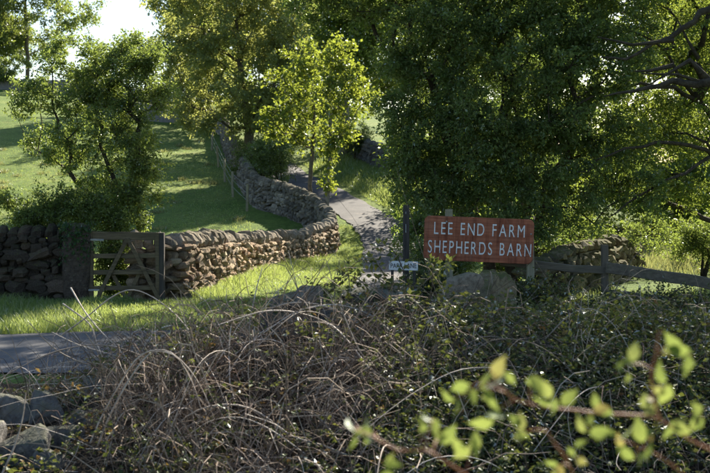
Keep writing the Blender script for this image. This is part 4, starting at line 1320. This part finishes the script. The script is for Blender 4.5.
def cane_path(p0, az, L, H, rg, n=14, drop=0.0):
    t = np.linspace(0, 1, n)
    d = np.array([math.cos(az), math.sin(az), 0])
    p = np.asarray(p0)[None] + d[None] * (L * t)[:, None]
    p[:, 2] += 4 * H * t * (1 - t) ** 1.15 - drop * t ** 2
    wob = np.cumsum(rg.normal(0, 0.012 + 0.018 * L / 2, (n, 3)), 0)
    return p + wob * np.array([1, 1, .7])

def smooth_cane(*a):
    return spline(cane_path(*a), 16)

def thicket(label, xr, yr, ncane, ntwig, nleaf, ndead, seed, leaf_size=0.034, cane_long=(0.5, 1.7), Hr=(0.05, 0.42), extra=(), leafy=0.0, shoot=0):
    rg = T(seed)
    cx = (xr[0] + xr[1]) / 2
    root = empty("bramble_thicket", (cx, (yr[0] + yr[1]) / 2, gz(cx, 9)), label, "bramble", "bramble thickets over the collapsed wall")
    def bare(x, y):
        return (x < -0.232 * y) & (y < 8.9)
    def surf(x, y, f):
        return ground(x, y) + mound(x, y) * f
    # long arching canes, each its own part
    paths = [spline(np.array(e), 20) for e in extra]
    for i in range(ncane):
        x = rg.uniform(*xr); y = rg.uniform(*yr)
        if bare(x, y) and rg.random() < 0.85:
            continue
        z = float(surf(x, y, rg.uniform(0.45, 0.95)))
        az = rg.choice([0, math.pi]) + rg.normal(0, 0.75)
        L = rg.uniform(*cane_long)
        straight = rg.random() < 0.4
        if x + math.cos(az) * L < xr[0] - 0.5 or x + math.cos(az) * L > xr[1] + 0.5:
            az += math.pi
        paths.append(smooth_cane((x, y, z), az, L * (.6 if straight else 1), rg.uniform(*Hr) * (.12 if straight else 1), rg, 6, rg.uniform(-.6, .1) if straight else rg.uniform(0, 0.25)))
    for i, p in enumerate(paths):
        r = rg.choice([.0024, .003, .0038, .005, .007]) * rg.uniform(.85, 1.15) if i >= len(extra) else rg.uniform(0.0058, 0.0075)
        V, F = tube(p, np.linspace(r, r * 0.45, len(p)), 5, False)
        mobj("cane", V, F, M['cane_pale'] if i < len(extra) or rg.random() < .16 else M['cane'], root, True)
    # fine dead twigs
    gb = GB()
    n = 6
    x = rg.uniform(*xr, ntwig); y = rg.uniform(*yr, ntwig)
    kp = ~(bare(x, y) & (rg.random(ntwig) < 0.9))
    cl = vnoise(np.stack([x * 2.6, y * 2.0, 0 * x], -1), 12)
    kp &= rg.random(ntwig) < np.clip(0.62 + 0.75 * cl, 0.12, 1)
    x, y = x[kp], y[kp]
    ntwig = len(x)
    z = surf(x, y, rg.uniform(0.5, 1.03, ntwig))
    az = rg.uniform(0, 6.28, ntwig); L = rg.uniform(0.12, 0.7, ntwig); H = rg.normal(0.05, 0.13, ntwig); dz = rg.normal(0.15, 0.5, ntwig)
    t = np.linspace(0, 1, n)[None]
    X = x[:, None] + np.cos(az)[:, None] * L[:, None] * t
    Y = y[:, None] + np.sin(az)[:, None] * L[:, None] * t
    Z = z[:, None] + 4 * H[:, None] * t * (1 - t) + dz[:, None] * L[:, None] * t
    pts = np.stack([X, Y, Z], -1) + np.cumsum(rg.normal(0, 0.016, (ntwig, n, 3)), 1)
    tan = unit(np.gradient(pts, axis=1))
    ref = np.array([0.31, 0.2, 0.93])
    u = unit(np.cross(tan, ref)); w = np.cross(tan, u)
    rr = (rg.choice([.0016, .002, .0026, .0034, .0048], (ntwig, 1, 1)) * np.linspace(1, .5, n)[None, :, None])
    ring = np.stack([pts + rr * (math.cos(a) * u + math.sin(a) * w) for a in (0, 2.094, 4.189)], 2)
    V = ring.reshape(-1, 3)
    k = (np.arange(ntwig)[:, None] * n * 3 + np.arange(n - 1)[None] * 3).reshape(-1, 1)
    F = np.concatenate([k + np.array([[a, (a + 1) % 3, (a + 1) % 3 + 3, a + 3]]) for a in range(3)])
    gb.add(V, F)
    gb.build("twigs", M['cane_dark'], root, False, "stuff")
    # leaves in threes along unseen shoots
    def leafset(nn, size, mat_, nm_, lo, hi, up):
        if not nn:
            return
        m = nn // 9
        cx_ = rg.uniform(xr[0] - .2, xr[1] + .2, m); cy_ = rg.uniform(*yr, m)
        cz_ = surf(cx_, cy_, rg.uniform(lo, hi, m)) + rg.normal(0, 0.03, m)
        cl = vnoise(np.stack([cx_ * 2.6, cy_ * 2.0, 0 * cx_], -1), 12 if nn < 15000 else 14) * (-1 if nn < 15000 else 1)
        kp = rg.random(m) < np.clip(0.6 + 0.8 * cl, 0.08, 1)
        cx_, cy_, cz_ = cx_[kp], cy_[kp], cz_[kp]
        m = len(cx_)
        C = np.stack([cx_, cy_, cz_], -1)
        az = rg.uniform(0, 6.28, (m, 1)); s = rg.normal(0, 0.09, (m, 3, 1))
        c3 = C[:, None] + np.stack([np.cos(az) * np.ones((1, 3)), np.sin(az) * np.ones((1, 3)), rg.normal(0, .4, (m, 3))], -1) * s + rg.normal(0, .03, (m, 3, 3))
        a3 = rg.uniform(0, 6.28, (m, 3, 1)) + np.array([-1.1, 0, 1.1])[None, None]
        ax = np.stack([np.cos(a3), np.sin(a3), rg.normal(-0.15, .35, a3.shape)], -1)
        nmv = unit(rg.normal(0, .5, ax.shape) + np.array([0, 0, up]))
        pos = np.broadcast_to(c3[:, :, None], ax.shape) + ax * 0.008
        sz = size * rg.uniform(.6, 1.35, ax.shape[:-1])
        V, F = leaf_quads(pos.reshape(-1, 3), ax.reshape(-1, 3), nmv.reshape(-1, 3), sz.ravel(), 0.68, 0.12)
        mobj(nm_, V, F, mat_, root, False, "stuff")
    leafset(nleaf, leaf_size, M['leaf_bramble'], "leaves", 0.55, 1.08, 0.6)
    leafset(ndead, leaf_size * 1.1, M['leaf_dead'], "dead_leaves", 0.4, 1.0, 0.4)
    # leafy live shoots rising out of the mass
    if shoot:
        LV, n0 = GB(), 0
        for i in range(shoot):
            x = rg.uniform(*xr); y = rg.uniform(max(yr[0], 8.2), yr[1])
            z = float(surf(x, y, 0.85))
            p = cane_path((x, y, z), rg.uniform(0, 6.28), rg.uniform(.4, 1.0), rg.uniform(.12, .35), rg, 10)
            V, F = tube(p, np.linspace(.004, .002, 10), 4, False)
            mobj("shoot", V, F, M['cane_dark'], root, True)
            tt = rg.uniform(0, 9, 26)
            kk = tt.astype(int); f = (tt - kk)[:, None]
            pp_ = p[kk] * (1 - f) + p[np.minimum(kk + 1, 9)] * f
            ax = unit(rg.normal(0, 1, (26, 3)))
            pos = pp_ + ax * 0.02
            V, F = leaf_quads(pos, ax, unit(rg.normal(0, .5, (26, 3)) + np.array([0, 0, .6])), leaf_size * rg.uniform(.7, 1.4, 26), .68, .12)
            LV.add(V, F)
        LV.build("shoot_leaves", M['leaf_bramble'], root, False, "stuff")
    return root

e1 = [P(88, 445, 7.2), P(100, 418, 7.2), P(118, 386, 7.15), P(135, 360, 7.1), P(152, 351, 7.1), P(170, 353, 7.1), P(190, 372, 7.15), P(205, 398, 7.2), P(215, 425, 7.2)]
e2 = [P(96, 447, 7.15), P(108, 417, 7.1), P(126, 384, 7.05), P(143, 360, 7.0), P(156, 352, 7.0), P(176, 358, 7.0), P(192, 385, 7.1), P(200, 410, 7.1)]
e3 = [P(-2, 478, 6.6), P(12, 447, 6.6), P(20, 420, 6.6), P(24, 393, 6.6)]
e4 = [P(70, 288, 9.0), P(84, 312, 8.8), P(100, 332, 8.7), P(118, 350, 8.6), P(135, 372, 8.5)]
e5 = [P(62, 304, 9.2), P(88, 324, 9.0), P(96, 345, 8.9), P(104, 365, 8.8)]
e6 = [P(60, 336, 9.1), P(85, 318, 9.0), P(110, 298, 8.9), P(130, 290, 8.8), P(150, 296, 8.8), P(172, 312, 8.7), P(188, 330, 8.6)]
thicket("dry leafless tangle of pale bramble canes beside the tumbled stones at the road edge", (-2.9, -1.1), (6.6, 10.2), 75, 4300, 11000, 4500, 70, leaf_size=0.04,
        extra=[e1, e2, e3, e4, e5, e6])
e1 = [P(200, 400, 8.6), P(225, 350, 8.6), P(255, 318, 8.6), P(290, 303, 8.6), P(330, 308, 8.6), P(365, 330, 8.6), P(392, 365, 8.6), P(402, 400, 8.6)]
e2 = [P(235, 345, 8.2), P(270, 340, 8.2), P(300, 355, 8.1), P(330, 378, 8.1), P(360, 400, 8.0), P(385, 415, 8.0)]
e3 = [P(300, 365, 7.9), P(330, 358, 7.9), P(360, 362, 7.9), P(378, 378, 7.9), P(388, 398, 7.9)]
e4 = [P(246, 352, 8.8), P(250, 320, 8.9), P(256, 290, 9.0), P(262, 268, 9.1)]
e5 = [P(145, 435, 7.1), P(170, 440, 7.1), P(200, 436, 7.1), P(240, 434, 7.1), P(262, 446, 7.1)]
thicket("tangled mound of arching dry bramble canes over the half-buried wall stones", (-1.3, 0.45), (6.4, 10.2), 85, 4300, 14900, 4500, 71, leaf_size=0.042,
        extra=[e1, e2, e3, e4, e5], shoot=8)
thicket("dense leafy bramble thicket below the farm sign and boulder", (0.35, 1.9), (6.4, 10.8), 30, 1300, 46000, 1400, 72, leaf_size=0.042, shoot=34, Hr=(.1, .4))
thicket("dark leafy bramble thicket in front of the old rail fence", (1.8, 4.2), (6.6, 10.8), 30, 1300, 54000, 1400, 73, leaf_size=0.042, shoot=34, Hr=(.1, .35))

# tall leafy bramble spray rising in front of the lane and sign
rg = T(80)
sp_ = empty("bramble_shoot", (0.2, 9.3, gz(0, 9.3)), "tall leafy bramble shoots arching up in front of the lane and marker post", "bramble")
LV = GB()
for pts in ([P(405, 345, 9.2), P(395, 300, 9.2), P(380, 268, 9.2), P(366, 258, 9.2), P(350, 268, 9.1), P(336, 282, 9.1)],
            [P(420, 330, 9.3), P(410, 290, 9.3), P(398, 258, 9.3), P(386, 246, 9.3), P(372, 248, 9.3)],
            [P(452, 330, 9.2), P(446, 300, 9.2), P(438, 276, 9.2), P(432, 264, 9.2), P(426, 262, 9.2)],
            [P(420, 340, 9.2), P(404, 306, 9.2), P(386, 284, 9.2), P(368, 274, 9.2), P(352, 282, 9.1)],
            [P(380, 330, 9.1), P(372, 300, 9.1), P(362, 282, 9.1), P(345, 276, 9.1), P(330, 292, 9.1), P(318, 305, 9.1)],
            [P(400, 330, 9.0), P(410, 300, 9.0), P(425, 282, 9.0), P(442, 268, 9.0), P(450, 262, 9.0)]):
    p = spline(np.array(pts), 24)
    V, F = tube(p, np.linspace(.006, .002, 24), 5, False)
    mobj("cane", V, F, M['cane_dark'], sp_, True)
    k = 95
    tt = rg.uniform(3, 23, k); kk = np.minimum(tt.astype(int), 22); f = (tt - kk)[:, None]
    q_ = p[kk] * (1 - f) + p[kk + 1] * f
    ax = unit(rg.normal(0, 1, (k, 3)))
    V, F = leaf_quads(q_ + ax * rg.uniform(.005, .05, (k, 1)), ax, unit(rg.normal(0, .5, (k, 3)) + np.array([0, 0, .6])), rg.uniform(.035, .065, k), .66, .12)
    LV.add(V, F)
LV.build("leaves", M['leaf_bramble'], sp_, False, "stuff")

# brambles on the far roadside below the sign
rg = T(81)
def verge_bush(seed, label, x, y, w, d, h, n, leafm='leaf_bramble'):
    return bush(seed, label, x, y, w, d, h, leafm, n, 0.05, "bramble_bush", None, 12)
verge_bush(90, "leafy bramble growing round the foot of the marker post and name plate", 0.95, 16.35, 1.0, .6, .8, 90)
verge_bush(91, "leafy bramble at the fence foot right of the mossy boulder", 3.0, 16.4, 1.4, .6, .7, 90)
verge_bush(92, "bramble growing through the lower rails of the old fence", 4.5, 16.3, 1.6, .6, .65, 90)

# ------------------------------------------------------------------ close, out-of-focus rose spray
rg = T(97)
def leaf_mesh(seed):
    r = np.random.default_rng(seed)
    n = 9
    t = np.linspace(0, 1, n)
    wdt = 0.27 * np.sin(math.pi * t ** 0.72) ** 1.3 * (1 + 0.10 * (np.arange(n) % 2))
    wdt[0] = 0.02; wdt[-1] = 0.0
    bend = -0.25 * t ** 2 * r.uniform(.4, 1.6)
    mid = np.stack([t, 0 * t, bend], -1)
    l = np.stack([t, wdt, bend + 0.30 * wdt], -1)
    rr = np.stack([t, -wdt, bend + 0.30 * wdt], -1)
    V = np.concatenate([mid, l, rr])
    F = []
    for i in range(n - 1):
        F.append((i, i + 1, n + i + 1, n + i))
        F.append((i + 1, i, 2 * n + i, 2 * n + i + 1))
    return make_mesh("leaf", V, np.array(F), M['leaf_spray'], True)
LEAF = [leaf_mesh(i) for i in range(5)]
rose = empty("rose_spray", (1.35, 2.1, gz(1.35, 2.1)), "blurred fresh lime-green rose shoots with reddish stems close in front of the brambles", "rose")
RD = 2.0
def rp(px, py, d=RD):
    return P(px, py, d)
stems = [
    [(880, 640, 2.1), (800, 520, 2.1), (730, 462, 2.05), (692, 441, 2.0), (660, 420, 2.0), (632, 416, 2.0), (605, 415, 2.0), (575, 411, 2.0), (545, 408, 1.98), (518, 401, 1.96), (502, 388, 1.95), (491, 370, 1.95)],
    [(662, 421, 2.0), (656, 400, 2.0), (653, 378, 2.0), (657, 355, 2.0), (660, 333, 2.0)],
    [(600, 640, 2.0), (530, 540, 2.0), (480, 488, 1.98), (444, 462, 1.95), (425, 452, 1.95), (400, 452, 1.95), (376, 440, 1.95), (354, 430, 1.95)],
    [(640, 600, 2.0), (590, 510, 2.0), (570, 465, 1.98), (556, 445, 1.97), (547, 430, 1.97)],
    [(820, 620, 2.05), (740, 540, 2.0), (700, 490, 2.0), (668, 462, 2.0), (640, 448, 2.0), (618, 440, 2.0)]]
STEM_PTS = []
for st in stems:
    p = spline(np.array([rp(*q) for q in st]), 40)
    STEM_PTS.append(p)
    V, F = tube(p, np.linspace(0.0027, 0.0013, 40), 6)
    mobj("stem", V, F, M['red_stem'], rose, True)
pinv = Matrix.Translation(-Vector(rose.location))
def spray_leaf(px, py, d, size, ang_):
    p = rp(px, py, d)
    e = Euler((rg.normal(0, .5) + R(55), rg.normal(0, .4), 0)).to_matrix().to_4x4()
    # leaf axis mostly in the picture plane but tilted at random
    m = Matrix.Translation(p) @ Euler((0, -ang_, rg.normal(0, .55))).to_matrix().to_4x4() @ Euler((rg.normal(R(60), .55), 0, 0)).to_matrix().to_4x4() @ Matrix.Scale(size, 4)
    o = bpy.data.objects.new("leaf", LEAF[rg.integers(5)])
    COL.objects.link(o)
    o.parent = rose
    o.matrix_basis = pinv @ m
clusters = [(355, 430, 2), (372, 436, 3), (388, 466, 3), (404, 440, 3), (422, 424, 3), (433, 421, 2), (455, 400, 3), (468, 412, 4), (474, 455, 4), (468, 388, 2), (500, 374, 4), (514, 372, 3), (484, 392, 3),
            (497, 416, 4), (522, 436, 4), (545, 392, 5), (556, 402, 4), (530, 382, 2), (600, 412, 3), (612, 424, 4), (628, 366, 4), (682, 352, 4), (694, 356, 2), (640, 398, 4), (654, 404, 4), (620, 444, 4),
            (652, 440, 4), (690, 464, 4), (590, 432, 3), (636, 462, 3), (676, 430, 3), (700, 450, 3), (575, 455, 3), (560, 468, 3), (440, 440, 2), (515, 455, 2), (668, 388, 3), (705, 418, 2)]
STEM_PTS = np.concatenate(STEM_PTS)
for ci_, (px, py, k) in enumerate(clusters):
    if ci_ % 4 == 3:
        continue
    c_ = rp(px, py)
    j_ = int(np.argmin(np.linalg.norm(STEM_PTS - c_, axis=1) + 0.25 * np.clip(STEM_PTS[:, 2] - c_[2], 0, None)))
    V, F = tube(spline(np.array([STEM_PTS[j_], (STEM_PTS[j_] + c_) / 2 + np.array([0, 0, .006]), c_]), 8), np.linspace(.0012, .0007, 8), 5)
    mobj("leaf_stalk", V, F, M['red_stem'], rose, True)
    a0 = rg.uniform(0, 6.28)
    for i in range(k):
        spray_leaf(px + rg.normal(0, 4), py + rg.normal(0, 4), RD + rg.normal(0, .02), rg.uniform(.020, .050), a0 + i * 1.3 + rg.normal(0, .4))
